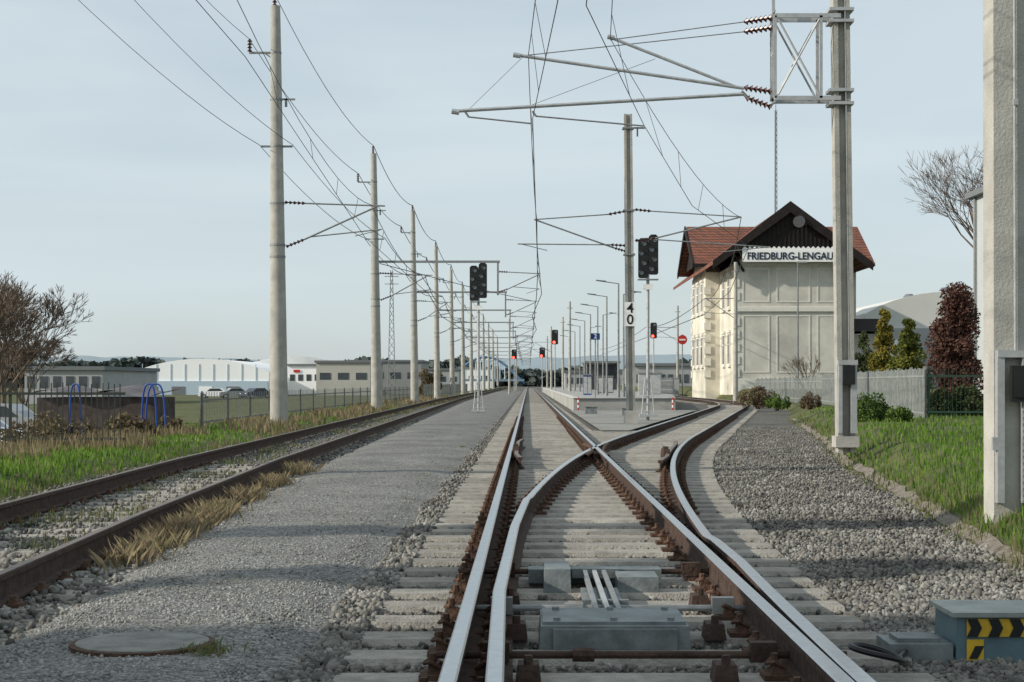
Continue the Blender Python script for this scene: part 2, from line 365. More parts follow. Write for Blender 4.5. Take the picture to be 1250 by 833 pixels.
b=MB(); b.box((xdr(26)-.16,26,.01),(.12,.6,.14),taper=.8); b.box((xdr(26)-.16,26,.09),(.07,.3,.05)); tag(b.build('rail_lubricator',RUST),'brown lump fixed inside the outer curved rail of the turnout','rail fitting')
# ---------------------------------------------------------------- point machine
t=thing('point_machine',(.42,8.3,-.18),'grey steel point machine with cover boxes between the rails in the foreground','point machine')
b=MB(); b.box((.42,8.25,-.13),(.74,.62,.14),taper=.97); b.box((.42,8.25,-.055),(.70,.5,.02)); b.box((.42,7.93,-.12),(.60,.03,.10))
for bx in (.14,.42,.70): b.tube((bx,8.05,-.045),(bx,8.05,-.03),.018,n=6); b.tube((bx,8.42,-.045),(bx,8.42,-.03),.018,n=6)
b.build('drive_cover',GREYP,t)
b=MB(); b.box((.18,10.35,-.11),(.17,.5,.16),taper=.93); b.build('lock_box',GREYP,t)
b=MB(); b.box((.68,10.3,-.13),(.26,.34,.1),taper=.95); b.build('lock_box',GREYP,t)
b=MB(); b.box((.43,10.7,-.13),(.86,.2,.09)); b.box((.43,10.56,-.1),(.3,.12,.06)); b.build('bridge_plate',GREYP,t)
for dx in (.36,.42,.48):
    b=MB(); b.box((dx,9.5,-.085),(.026,1.9,.03)); b.build('connecting_rod',GALVD if dx!=.42 else GALV,t)
b=MB(); b.box((.425,9.35,-.13),(.22,1.1,.03)); b.box((.425,9.05,-.1),(.26,.05,.05)); b.build('rod_guide',GREYP,t)
for yy in (7.45,9.0,10.75):
    b=MB(); b.tube((XL-.15,yy,-.115),(XR+.25,yy,-.115),.018); b.box((XL+.16,yy,-.1),(.12,.07,.09)); b.box((XR-.13,yy,-.1),(.12,.07,.09)); b.tube((.2,yy,-.115),(.3,yy,-.115),.032); b.build('throw_bar',RUST if yy!=9.0 else GALVD,t)
for k,(xx,yy) in enumerate([(.0,7.1),(.85,7.1),(-.1,9.4),(.98,9.4),(.94,8.3),(-.06,8.3)]):
    b=MB(); b.box((xx,yy,-.13),(.11,.18,.08),taper=.8); b.tube((xx,yy-.05,-.09),(xx,yy-.05,-.05),.02,n=6); b.build('bracket',RUST,t)
# hazard box at the right
t=thing('motor_cover_box',(2.42,7.95,-.2),'steel blue box with yellow and black hazard stripes in the ballast at lower right','equipment box')
b=MB(); b.box((2.42,7.95,-.09),(.80,.42,.22),taper=.98); b.build('box_body',mat('box_blue_grey',(.10,.16,.18),.5,var=.2),t)
b=MB(); b.box((2.42,7.95,.027),(.84,.46,.022)); b.build('box_lid',mat('box_lid',(.26,.28,.26),.5,var=.25),t)
b=MB(); x=2.07
b.box((2.33,7.737,-.035),(.52,.006,.085),0)
while x<2.58:
    b.prism([(x,-.077),(x+.05,-.077),(x+.02+.05,-.035),(x+.05,.007),(x,.007),(x+.02,-.035)],7.728,7.733,1); x+=.1
b.box((2.11,7.737,-.14),(.08,.006,.10),0); b.prism([(2.08,-.18),(2.12,-.18),(2.15,-.12),(2.11,-.12)],7.728,7.733,1)
b.build('hazard_stripes',[YEL,BLK],t)
b=MB(); b.box((1.86,7.9,-.16),(.30,.3,.09)); b.box((1.86,7.9,-.105),(.2,.2,.02)); tag(b.build('terminal_box',GREYP),'low grey terminal box between the right rail and the striped box','equipment box')
b=MB(); pts=[(1.52+.11*math.cos(a),7.15+.12*math.sin(a),-.1+.07*math.sin(a*.5)) for a in np.linspace(0,6,22)]; b.path(pts+[(1.7,7.5,-.14),(1.8,7.8,-.15)],.014,6); tag(b.build('black_cable',BLK,None,True),'black looped cable beside the right rail at the bottom','cable')
# manhole
t=thing('manhole_cover',(-1.86,7.9,-.14),'round concrete manhole cover with a rusty rim in the gravel path','manhole cover')
b=MB(); b.tube((-1.86,7.9,-.2),(-1.86,7.9,-.128),.345,n=40); b.build('rim',RUST2,t)
b=MB(); b.tube((-1.86,7.9,-.15),(-1.86,7.9,-.123),.315,n=40); b.build('lid',mat('lid_concrete',(.22,.215,.195),.9,var=.3,bump=.7),t)
# ---------------------------------------------------------------- masts
def ztop(py,Y): return H+(VY-py)*Y/F
def left_mast(Y,label,k,ztp=12.4):
    X=-7.45; lean=-.011; z0=-.15
    t=thing('catenary_mast',(X,Y,z0),label,'mast','left line of catenary masts')
    fx=lambda z:X+lean*(z-z0)+(.02*math.sin(k*2.1))*(z-z0)*.1
    b=MB(); b.tube((X,Y,z0-.3),(fx(ztp),Y,ztp),.28,.145,n=20); b.tube((X,Y,z0-.1),(X,Y,z0+.06),.36,.34,n=20); b.build('pole',CONC,t,True)
    if k==0: return fx
    for z in (4.9,5.25,6.5,8.2,9.6,11.0):
        if k>7 and z in (4.9,9.6): continue
        b=MB(); r=.28-.135*(z-z0)/(ztp-z0)+.012; b.tube((fx(z),Y,z-.03),(fx(z),Y,z+.03),r,n=16)
        if z==8.2: b.box((fx(8.2),Y,8.2),(.95,.07,.055))
        if z==9.6: b.box((fx(9.6)+.32,Y-.05,9.6),(.5,.06,.05)); b.box((fx(9.6)+.3,Y-.05,9.5),(.07,.06,.25))
        b.build('clamp',GALVD,t)
    b=MB(); b.box((fx(11)-.42,Y,11.0),(.75,.06,.06)); b.box((fx(11)-.2,Y,10.9),(.3,.04,.04),ry=.6); b.build('feeder_bracket',GALVD,t)
    insul(t,(fx(11)-.78,Y,11.03),(fx(11)-.78,Y,11.42),.08,4)
    insul(t,(fx(ztp)-.02,Y,ztp),(fx(ztp)-.02,Y,ztp+.38),.08,4)
    xc=(xlr(Y)+xll(Y))/2; b=MB()
    insul(t,(fx(6.5)+.22,Y,6.53),(fx(6.5)+.85,Y,6.50)); insul(t,(fx(5.2)+.25,Y,5.2),(fx(5.2)+.8,Y,5.42))
    b.tube((fx(6.5)+.8,Y,6.5),(xc+.55,Y,6.42),.024); b.tube((fx(5.2)+.8,Y,5.42),(xc+.3,Y,6.4),.028); b.tube((fx(5.2)+1.0,Y,5.5),(xc+.45,Y,5.72),.02); b.tube((xc+.4,Y,5.7),(xc-.35,Y,5.52),.013)
    b.build('cantilever',GALVD,t)
    if k>=2:
        b=MB(); b.box(((fx(7.1)-1.4)/2,Y+.15,7.1),(abs(fx(7.1)+1.4),.14,.11)); b.box((-1.5,Y+.15,6.3),(.09,.1,1.7)); b.build('cross_beam',GALVD,t)
        insul(t,(-1.45,Y,6.6),(-1.0,Y,6.58),.06,4); insul(t,(-1.45,Y,5.6),(-1.0,Y,5.75),.06,4)
        b=MB(); b.tube((-1.0,Y,6.58),(.6,Y,6.5),.024); b.tube((-1.0,Y,5.75),(.5,Y,6.45),.026); b.tube((-.7,Y,5.85),(.55,Y,5.75),.018); b.tube((.5,Y,5.73),(-.1,Y,5.53),.013); b.build('cantilever',GALVD,t)
    return fx
LMY=[22,49,80.5,107.5,134,161,188,215,245,275,310,350,400]
words=['concrete catenary mast just beyond the left edge of the view','tallest concrete mast at left, nearest one rising from the grass','second concrete mast of the left line, behind the tallest one','third concrete mast of the left line','fourth concrete mast of the left line','fifth concrete mast of the left line','sixth concrete mast of the left line','seventh concrete mast of the left line','eighth concrete mast of the left line, far off','ninth concrete mast of the left line, far off','tenth concrete mast of the left line, far off','eleventh mast of the left line, near the vanishing point','twelfth mast of the left line, farthest of all']
for k,Y in enumerate(LMY):
    left_mast(Y,words[k],k,12.4 if k<3 else 12.4+.15*math.sin(k))
def h_mast(X,Y,z0,z1,w,d,lean,name_parts=True,t=None):
    def fx(z): return X+lean*(z-z0)
    b=MB()
    for sx in (-1,1):
        a=[(fx(z0)+sx*w*.36,z0-.3),(fx(z1)+sx*w*.33,z1)]
        hw=w*.14
        b.prism([(a[0][0]-hw,a[0][1]),(a[0][0]+hw,a[0][1]),(a[1][0]+hw*.9,a[1][1]),(a[1][0]-hw*.9,a[1][1])],Y-d/2,Y+d/2)
    b.prism([(fx(z0)-w*.25,z0-.3),(fx(z0)+w*.25,z0-.3),(fx(z1)+w*.23,z1),(fx(z1)-w*.23,z1)],Y-d*.2,Y+d*.2)
    b.build('pole',CONC,t); return fx
Y=27.0; sc=Y/F; Xm=P(1032,530,Y).x
t=thing('catenary_mast',(Xm,Y,.28),'tall grey two-flanged mast in front of the station with lattice bracket and cable box','mast')
fx=h_mast(Xm,Y,.28,12.5,.285,.26,-.0125,t=t)
b=MB(); b.box((Xm,Y,.16),(.38,.38,.18)); b.build('footing',CONC2,t)
b=MB(); b.bb((Xm-.15,Y-.22,.3),(Xm-.09,Y-.135,1.5)); b.bb((Xm+.05,Y-.22,.3),(Xm+.15,Y-.135,1.5)); b.bb((Xm-.16,Y-.23,1.42),(Xm+.16,Y-.135,1.5)); b.build('cable_guard',GALV,t)
b=MB(); b.bb((Xm-.09,Y-.27,1.1),(Xm+.11,Y-.15,1.41)); b.build('cable_box',BLK,t)
b=MB(); b.tube((fx(2)+.05,Y-.18,1.5),(fx(11)+.05,Y-.18,11),.012); b.build('conduit',GALVD,t)
b=MB()
for dy in (-.17,.17):
    A=P(1024,22,Y);B=P(944,22,Y);C_=P(944,122,Y);D=P(1024,122,Y)
    o=Vector((0,dy,0))
    for (p,q,r) in ((A,B,.035),(B,C_,.03),(C_,D,.035),(P(1000,22,Y),P(1000,122,Y),.025)):
        d=(q-p); L=d.length; c=(p+q)/2+o
        b.box(c,(L,.03,r*2) if abs(d.x)>abs(d.z) else (r*2,.03,L))
    b.tube(P(948,26,Y)+o,P(998,118,Y)+o,.018,n=6); b.tube(P(998,26,Y)+o,P(948,118,Y)+o,.018,n=6)
for px,py in ((944,16),(944,22),(944,118),(944,126),(1000,20),(1000,122)):
    b.tube(P(px,py,Y)+Vector((0,-.17,0)),P(px,py,Y)+Vector((0,.17,0)),.02,n=6)
for py in (14,28,112,128): b.box(P(1025,py,Y),(.40,.40,.05))
b.box(P(944,66,Y),(.035,.3,.04)); b.box(P(944,40,Y),(.05,.05,1.6)); b.build('lattice_bracket',GALV,t)
t2=thing('cantilever',P(940,115,Y),'grey tube cantilever with brown insulators reaching left from the lattice bracket','catenary cantilever')
for (a,c) in (((942,22),(908,27)),((942,34),(908,39)),((942,112),(908,107)),((942,131),(910,119))): insul(t2,P(*a,Y),P(*c,Y),.062,6)
for a,c,r in (((908,115),(553,136),.03),((908,108),(628,67),.028),((900,107),(743,45),.026)):
    b=MB(); b.tube(P(*a,Y),P(*c,Y),r); b.tube(P(*c,Y)-Vector((.02,0,0)),P(*c,Y)+Vector((.1,0,-.02)),r*1.5); b.build('tube_arm',GALV,t2,True)
for a,c,r in (((908,27),(745,49),.009),((908,39),(640,68),.009),((640,68),(570,136),.005),((800,72),(650,128),.005),((905,112),(912,119),.03)):
    b=MB(); b.tube(P(*a,Y),P(*c,Y),r,n=6); b.build('tie_rod',GALVD,t2)
for a,c in (((568,137),(648,151)),((650,136),(786,154))):
    b=MB(); b.tube(P(*a,Y),P(a[0]+4,a[1]+6,Y),.02,n=6); b.tube(P(a[0]+4,a[1]+6,Y),P(*c,Y),.014,n=6); b.build('registration_arm',GALVD,t2)
# mast with the 40 sign
Y=52.0; Xn=P(770,500,Y).x
t=thing('catenary_mast',(Xn,Y,.2),'slim grey mast carrying the 40 board, between the two tracks','mast')
fx=h_mast(Xn,Y,.2,P(0,140,Y).z,.28,.28,-.010,t=t)
b=MB(); b.box((Xn,Y,.0),(.42,.42,.5)); b.build('footing',CONC2,t)
for z in (5.2,6.6,9.2):
    b=MB(); b.box((fx(z),Y,z),(.36,.36,.05))
    if z==9.2: b.box((fx(9.3)+.3,Y,9.22),(.5,.06,.05)); b.box((fx(9.2)+.3,Y,9.1),(.05,.05,.3))
    b.build('clamp',GALVD,t)
t2=thing('cantilever',P(765,270,Y),'pair of grey tube arms on the slim 40 board mast, over both tracks','catenary cantilever')
for a,c,r in (((742,262),(655,268),.02),((750,303),(652,268),.026),((745,299),(632,298),.02),((795,258),(905,265),.02),((800,291),(905,265),.026),((790,292),(940,302),.02)):
    b=MB(); b.tube(P(*a,Y),P(*c,Y),r,n=7); b.build('tube_arm',GALVD,t2)
for a,c in (((764,258),(742,262)),((764,307),(750,303)),((764,300),(745,299)),((775,256),(795,258)),((775,294),(800,291))): insul(t2,P(*a,Y),P(*c,Y),.06,4)
for a,c in (((636,298),(668,306)),((936,302),(880,308))):
    b=MB(); b.tube(P(*a,Y),P(*c,Y),.014,n=5); b.build('registration_arm',GALVD,t2)
t=thing('speed_board',(fx(3.3),Y-.2,2.9),'white upright board with black digits 4 over 0 on the slim mast','sign')
zc=P(0,384,Y).z; xx=fx(3.3); b=MB(); b.box((xx,Y-.17,zc),(.38,.02,.76)); b.build('plate',WHT,t)
text('digit','4',.44,(xx,Y-.185,zc+.18),BLK,t,.003,bold=.012); text('digit','0',.44,(xx,Y-.185,zc-.18),BLK,t,.003,bold=.012)
b=MB(); b.box((xx,Y-.15,zc),(.3,.02,.05)); b.build('strap',GALVD,t)
# near right mast at the frame edge
Y=14.2; X=P(1229,612,Y).x
t=thing('catenary_mast',(X,Y,.11),'thick pale concrete mast with metal guard at the right edge of the view','mast')
b=MB(); b.prism([(X-.155,-.3),(X+.165,-.3),(X+.14,10),(X-.17,10)],Y-.16,Y+.16); b.build('pole',CONC2,t)
b=MB(); b.bb((X-.15,Y-.25,.1),(X-.09,Y-.165,1.34)); b.bb((X+.06,Y-.25,.1),(X+.15,Y-.165,1.34)); b.bb((X-.15,Y-.26,1.34),(X+.17,Y-.165,1.40)); b.bb((X-.15,Y-.25,.55),(X-.19,Y-.2,.66)); b.build('cable_guard',GALV,t)
b=MB(); b.bb((X-.05,Y-.32,.96),(X+.17,Y-.255,1.27)); b.bb((X-.03,Y-.335,1.0),(X+.15,Y-.322,1.23)); b.build('cable_box',BLK,t)
b=MB(); b.tube((X+.02,Y-.18,1.4),(X+.0,Y-.18,9),.012); b.bb((X-.0,Y-.2,3.5),(X+.04,Y-.165,3.55)); b.build('conduit',GALV,t)
b=MB()
for i in range(16):
    zz=.1+i*.055; b.bb((X+.06,Y-.262,zz),(X+.15,Y-.252,zz+.02))
b.build('guard_slats',GALVD,t)
def simple_mast(X,Y,z0,z1,r,label,arm=0):
    t=thing('catenary_mast',(X,Y,z0),label,'mast','slim masts around the station'); b=MB(); b.tube((X,Y,z0-.3),(X,Y,z1),r,r*.6,n=12); b.build('pole',CONC,t,True)
    b=MB(); b.box((X,Y,z1-.6),(.5,.08,.06)); b.build('bracket',GALVD,t)
    if arm: b=MB(); b.tube((X,Y,6.5),(X+arm,Y,6.5),.03,n=6); b.tube((X,Y,5.2),(X+arm*.9,Y,6.45),.03,n=6); b.tube((X,Y,5.5),(X+arm,Y,5.6),.02,n=6); b.build('cantilever',GALVD,t)
simple_mast(13.15,104,.0,8.8,.17,'pale round mast standing before the left corner of the station',-2.0)
simple_mast(14.4,158,.0,8.6,.15,'thin mast left of the station near the round red sign',-2.4)
simple_mast(3.8,150,.3,8.6,.15,'thin mast on the far part of the platform, nearer one')
simple_mast(3.9,185,.3,8.6,.15,'thin mast on the far part of the platform, farther one')
simple_mast(3.0,215,.0,8.6,.15,'thin far mast right of the vanishing point, first',-2.4)
simple_mast(3.0,260,.0,8.6,.15,'thin far mast right of the vanishing point, second',-2.4)
simple_mast(-2.2,190,.0,8.6,.14,'thin mast between siding and main track, nearer of two',2.4)
simple_mast(-2.2,300,.0,8.6,.14,'thin mast between siding and main track, farther of two',2.4)
# ---------------------------------------------------------------- wires
def wr(p): return max(.0065,min(.028,.00023*p.y))
def wire(name,pts,label,cat='wire',sag=0,drop=None,grp=None):
    out=[]
    for a,c in zip(pts,pts[1:]):
        a=Vector(a);c=Vector(c); n=10
        for i in range(n):
            t_=i/n; p=a.lerp(c,t_); p.z-=4*sag*t_*(1-t_)*min(1,(c-a).length/27); out.append(p)
    out.append(Vector(pts[-1]))
    b=MB(); b.path(out,wr,4); o=b.build(name,WIRE); tag(o,label,cat,grp); return out
CW=[(.75,2,5.5),(.33,19,5.5),(.07,27,5.48),(.27,52,5.5),(.65,80.5,5.5),(.25,107.5,5.5),(.65,134,5.5),(.25,161,5.5),(.65,188,5.5),(.25,215,5.5),(.45,300,5.5),(.45,500,5.5)]
MW=[(.45,2,6.7),(.0,27,6.53),(.27,52,6.3),(.45,80.5,6.5),(.45,107.5,6.5),(.45,134,6.5),(.45,161,6.5),(.45,188,6.5),(.45,215,6.5),(.45,260,6.5),(.45,300,6.5),(.45,500,6.5)]
wire('contact_wire',CW,'contact wire hanging over the straight main track')
mo=wire('messenger_wire',MW,'messenger wire above the contact wire of the main track',sag=.55)
def at_y(pts,y):
    return Vector(( interp([(p[1],p[0]) for p in pts],y), y, interp([(p[1],p[2]) for p in pts],y)))
def droppers(A,B,ys,label):
    t=thing('dropper_wires',at_y(A,ys[0]),label,'wire')
    for y in ys:
        b=MB(); p=at_y(A,y);q=at_y(B,y); b.tube(p,q,wr(p)*.7,n=4); b.build('dropper',WIRE,t)
droppers(CW,mo,[22,24.5,30,34,38,42,46,50,57,63,69,75],'short dropper wires linking the two main track wires')
CB=[(.55,2,5.6),(.67,19,5.5),(1.9,27,5.38),(4.0,40,5.45),(7.0,52,5.45),(9.6,78,5.5),(11.2,104,5.5),(11.3,158,5.5),(11.3,260,5.5)]
MBW=[(.3,2,6.9),(1.35,27,6.8),(6.75,52,6.37),(9.4,78,6.5),(11.2,104,6.5),(11.3,158,6.5),(11.3,260,6.5)]
wire('contact_wire',CB,'contact wire veering right over the branch track')
mo=wire('messenger_wire',MBW,'messenger wire veering right above the branch track',sag=.5)
droppers(CB,mo,[24.5,31,36,41,46,58,66],'short dropper wires of the branch track overhead line')
LS=[(-4.0,22),(-4.7,49),(-5.1,80.5),(-5.5,107.5),(-5.6,134),(-5.8,161),(-5.9,188),(-5.9,215),(-5.9,275),(-5.9,400)]
CL=[(x+(.2 if i%2 else -.2),y,5.5) for i,(x,y) in enumerate([(-3.6,2)]+LS)]; ML=[(x,y,6.45) for x,y in [(-3.6,2)]+LS]
wire('contact_wire',CL,'contact wire over the left siding')
mo=wire('messenger_wire',ML,'messenger wire over the left siding',sag=.6)
droppers(CL,mo,[26,32,38,44,54,60,66,72],'short dropper wires over the left siding')
wire('feeder_wire',[(-8.3,-6,11.5)]+[(-8.35,Y,11.42) for Y in LMY],'feeder wire on the side insulators of the left masts',sag=.5)
wire('feeder_wire',[(-7.6,-6,12.8)]+[(-7.6,Y,12.78) for Y in LMY],'top feeder wire along the heads of the left masts',sag=.6)
wire('feeder_wire',[(-7.0,-6,8.3)]+[(-7.05,Y,8.25) for Y in LMY[:6]],'lower cable strung along the right side of the left masts',sag=.35)
wire('feeder_wire',[(-8.0,-6,8.3)]+[(-8.05,Y,8.25) for Y in LMY[:6]],'lower cable strung along the left side of the left masts',sag=.35)
b=MB(); b.path([(-7.3,80.5,7.0),(-3,95,6.6),(.2,107,6.5)],.02,4); tag(b.build('span_wire',WIRE),'thin cross span wire from the second left mast towards the main track','wire')
# ---------------------------------------------------------------- signals
def signal(X,Y,z0,zh0,zh1,w,label,lit=False,twin=True,group='railway light signals'):
    t=thing('light_signal',(X,Y,z0),label,'signal',group)
    b=MB(); b.tube((X,Y+.05,z0-.2),(X,Y+.05,zh1-.1),.055,n=10); b.build('post',GALV,t,True)
    xs=(-w*.54,w*.54) if twin else (0,)
    for i,dx in enumerate(xs):
        b=MB(); zc=(zh0+zh1)/2+(.06 if i else -.06); hh=(zh1-zh0)
        b.prism([(X+dx-w/2,zc-hh/2+.05),(X+dx-w/2+.05,zc-hh/2),(X+dx+w/2-.05,zc-hh/2),(X+dx+w/2,zc-hh/2+.05),(X+dx+w/2,zc+hh/2-.08),(X+dx+w/2-.08,zc+hh/2),(X+dx-w/2+.08,zc+hh/2),(X+dx-w/2,zc+hh/2-.08)],Y-.14,Y-.08)
        b.bb((X+dx-w*.4,Y-.08,zc-hh*.42),(X+dx+w*.4,Y+.03,zc+hh*.42)); hd=b.build('signal_head',BLK,t)
        nl=4 if twin else 2
        for k in range(nl):
            cx=X+dx+(0.05 if k%2 else -.05)*(w/.34)
            z=zc-hh*.36+k*hh*.72/(nl-1); b=MB(); b.disc((cx,Y-.141,z),w*.22,.01,n=16); on=lit and k==0
            b.build('lens',REDL if on else LENS,hd)
            b=MB(); b.path([(cx+w*.25*math.cos(a),Y-.16,z+w*.25*math.sin(a)) for a in np.linspace(0,math.pi,8)],.018,4); b.build('hood',BLK,hd)
    if twin:
        b=MB()
        for sx in (-.17,.17): b.tube((X+sx*1.3,Y,z0),(X+sx*.6,Y,z0+1.3),.02,n=6)
        for i in range(5): z=z0+.15+i*.26; k=1.3-.7*i*.26/1.3; b.box((X,Y,z),(.34*k,.03,.025))
        b.box((X,Y,z0+.02),(.6,.4,.08)); b.build('base_frame',GALV,t)
        b=MB(); b.box((X,Y-.05,zh0-.35),(.34,.03,.18)); b.build('number_plate',WHT,t)
        b=MB(); b.box((X,Y,zh0-.1),(.7,.3,.04)); b.build('bracket',GALVD,t)
    return t
Y=56.0; signal(P(791,0,Y).x,Y,.0,ztop(338,Y),ztop(289,Y),.33,'tall twin headed black signal beside the 40 board mast')
Y=71.0; signal(P(584,0,Y).x,Y,-.1,ztop(366,Y),ztop(323,Y),.36,'twin headed black signal on the gravel between siding and main track')
signal(9.55,125,.4,4.6,5.8,.5,'single signal showing red on the right side of the platform',True,False)
signal(-2.1,244,-.2,4.8,6.2,.8,'far signal showing red just left of the vanishing point',True,False)
signal(1.95,230,-.2,4.8,6.2,.8,'far signal showing red just right of the vanishing point',True,False)
signal(2.55,157,.3,4.9,6.3,.6,'signal showing red at the left edge of the platform',True,False)
# ---------------------------------------------------------------- platform
PLM=mat('platform_paving',(.34,.34,.32),.9,var=.12,scale=3,s2=.3); 
b=MB(); PL=[(2.15,78),(7.0,78),(8.2,92),(9.3,106),(9.4,260),(2.15,260)]
b.prism([(x,y) for x,y in PL],-.3,.40,axis='Z'); o=b.build('platform',[PLM]); o['kind']='structure'
b=MB(); b.prism([(2.10,77.9),(2.42,77.9),(2.42,260),(2.10,260)],.405,.43,axis='Z'); b.bb((2.42,77.9,.405),(6.95,78.2,.43)); o=b.build('platform_edge',mat('edge_white',(.55,.54,.50),.8,var=.1)); o['kind']='structure'
def lamp(X,Y,label,z0=.4,zt_=6.0,arm=-1.0):
    t=thing('platform_lamp',(X,Y,z0),label,'street lamp','platform lamps'); b=MB(); b.tube((X,Y,z0),(X,Y,zt_),.055,.04,n=10); b.tube((X,Y,z0),(X,Y,z0+.7),.08,n=10); b.build('pole',GALVD,t,True)
    b=MB(); b.tube((X,Y,zt_-.02),(X+arm,Y,zt_+.12),.025,n=6); b.build('arm',GALVD,t)
    b=MB(); b.box((X+arm*.85,Y,zt_+.12),(.5,.2,.05),ry=.10); b.build('lamp_head',GREYP,t)
ordn=['nearest','second','third','fourth','fifth','sixth','seventh','eighth']
for i,Y in enumerate((80,92,104,116,128,140,155,172)): lamp(4.4,Y,'%s lamp of the left row on the platform, arm pointing left'%ordn[i])
for i,Y in enumerate((86,112,138)): lamp(5.0+i*.1,Y,'%s lamp of the shorter right row on the platform, arm pointing right'%ordn[i],arm=.8,zt_=5.8)
def post_sign(name,X,Y,z0,zs,w,h,m,label,cat='sign',txt=None,tm=WHT,grp=None):
    t=thing(name,(X,Y,z0),label,cat,grp); b=MB(); b.tube((X,Y+.04,z0),(X,Y+.04,zs+h/2),.03,n=8); b.build('pole',GALVD,t)
    b=MB(); b.box((X,Y,zs),(w,.04,h)); b.build('plate',m,t)
    if txt: text('lettering',txt,h*.95,(X,Y-.025,zs),tm,t,.002)
    return t
post_sign('platform_sign',3.35,82,.4,ztop(411,82),.46,.32,mat('sign_navy',(.02,.05,.18),.5),'small blue platform sign with a white 2 on the platform',txt='2')
t=thing('round_sign',(14.1,150,0),'round red sign with a white bar left of the station','sign'); b=MB(); b.tube((14.1,150.05,0),(14.1,150.05,5.6),.05); b.build('pole',GALVD,t)
b=MB(); b.disc((14.1,150,5.1),.44,.03,n=24); b.build('disc',REDP,t); b=MB(); b.bb((13.82,149.955,5.03),(14.38,149.965,5.17)); b.build('bar',WHT,t)
def rwpost(X,Y,z0,label):
    t=thing('marker_post',(X,Y,z0),label,'post','red and white posts')
    b=MB()
    for i in range(5): b.tube((X,Y,z0+i*.12),(X,Y,z0+(i+1)*.12),.035,mi=i%2,n=10)
    b.build('striped_pole',[REDP,WHT],t)
rwpost(2.35,77.2,-.15,'red and white post at the near left corner of the platform'); rwpost(6.8,77.2,-.15,'red and white post at the near right corner of the platform')
def cabinet(X,Y,z0,w,d,h,label,m=WHT):
    t=thing('equipment_cabinet',(X,Y,z0),label,'cabinet'); b=MB(); b.box((X,Y,z0+h/2),(w,d,h)); b.build('body',m,t)
    b=MB(); b.box((X,Y,z0+h+.03),(w+.1,d+.1,.06)); b.build('roof',GALVD,t)
    for sx in (-.25,.25): b=MB(); b.box((X+sx*w,Y-d/2-.01,z0+h*.5),(w*.44,.02,h*.86)); b.build('door',mat('cab_door',(.4,.41,.40),.5),t)
cabinet(7.4,100,.4,1.4,.5,1.3,'pale cabinet on the right part of the platform',mat('cab_grey',(.38,.40,.38),.6)); cabinet(13.0,150,0,1.6,.6,1.5,'pale cabinet left of the station, beyond the track'); cabinet(3.6,100,.4,.5,.4,1.2,'narrow ticket machine cabinet between the platform lamps',BLUP)
cabinet(5.6,120,.4,1.2,.5,1.2,'grey cabinet farther down the platform',GREYP)
for i,(x,y,l) in enumerate(((2.6,68,'low grey cable box on the gravel island, left one'),(3.9,64,'low grey cable box on the gravel island, right one'))):
    b=MB(); b.box((x,y,-.02),(.5,.35,.3),taper=.92); b.box((x,y,.14),(.54,.39,.03)); tag(b.build('cable_box',GREYP),l,'equipment box')
t=thing('platform_shelter',(6.6,150,.4),'glazed waiting shelter with dark flat roof on the platform','shelter')
b=MB(); b.box((6.6,150,3.0),(3.2,9,.18)); b.build('roof',GREYP,t)
b=MB(); b.box((6.6,154,1.7),(2.8,.06,2.4)); b.build('glass_wall',GLASS,t); b=MB(); b.box((7.9,150,1.7),(.06,7.8,2.4)); b.build('glass_wall',GLASS,t)
for x in (5.2,8.0):
    for y in (146,154): b=MB(); b.tube((x,y,.4),(x,y,3),.06); b.build('post',GALVD,t)
# ---------------------------------------------------------------- station building
CREAM=mat('cream_render',(.62,.59,.50),.9,var=.1,scale=1.2,bump=.3,s2=.4); FR=mat('facade_grey_render',(.52,.505,.45),.9,var=.1,scale=1.5,bump=.4,s2=.35)
TRIM=mat('pale_trim',(.62,.605,.545),.85,var=.08); TIMB=mat('dark_timber',(.016,.012,.011),.85,var=.35,scale=4)
def tilemat():
    m=bpy.data.materials.new('red_roof_tiles'); m.use_nodes=True; nt=m.node_tree; b=nt.nodes['Principled BSDF']; b.inputs['Roughness'].default_value=.85
    g=nt.nodes.new('ShaderNodeNewGeometry'); sp=nt.nodes.new('ShaderNodeSeparateXYZ'); nt.links.new(g.outputs['Position'],sp.inputs[0])
    cb=nt.nodes.new('ShaderNodeCombineXYZ'); ad=nt.nodes.new('ShaderNodeMath'); ad.operation='ADD'; nt.links.new(sp.outputs[0],ad.inputs[0]); nt.links.new(sp.outputs[1],ad.inputs[1])
    nt.links.new(ad.outputs[0],cb.inputs[0]); nt.links.new(sp.outputs[2],cb.inputs[1])
    br=nt.nodes.new('ShaderNodeTexBrick'); br.inputs['Scale'].default_value=1; br.inputs['Brick Width'].default_value=.36; br.inputs['Row Height'].default_value=.24; br.inputs['Mortar Size'].default_value=.03
    br.inputs['Color1'].default_value=(.25,.085,.045,1); br.inputs['Color2'].default_value=(.14,.05,.03,1); br.inputs['Mortar'].default_value=(.035,.015,.012,1)
    nt.links.new(cb.outputs[0],br.inputs['Vector']); nt.links.new(br.outputs['Color'],b.inputs['Base Color']); return m
TILE=tilemat()
FY=115.0; s=FY/F; x0=P(898,0,FY).x; x1=P(1036,0,FY).x; xa=P(962,0,FY).x; zA=ztop(249,FY); g0=.65
st=thing('station_building',((x0+x1)/2,128,g0),'old two storey cream station building with dark timber gable and red tiled roof','building')
zw=ztop(322,FY)
b=MB(); b.prism([(x0,g0-.8),(x1,g0-.8),(x1,zw),(xa,zA-1.0),(x0,zw)],FY,FY+29); b.build('main_block',[FR],st)
b=MB(); b.bb((13.4,124,g0-.8),(x0-.003,134,zw)); b.prism([(124.0,zw+.002),(134.0,zw+.002),(129,zw+3.2)],13.45,x0-.003,axis='X'); b.build('cross_wing',CREAM,st)
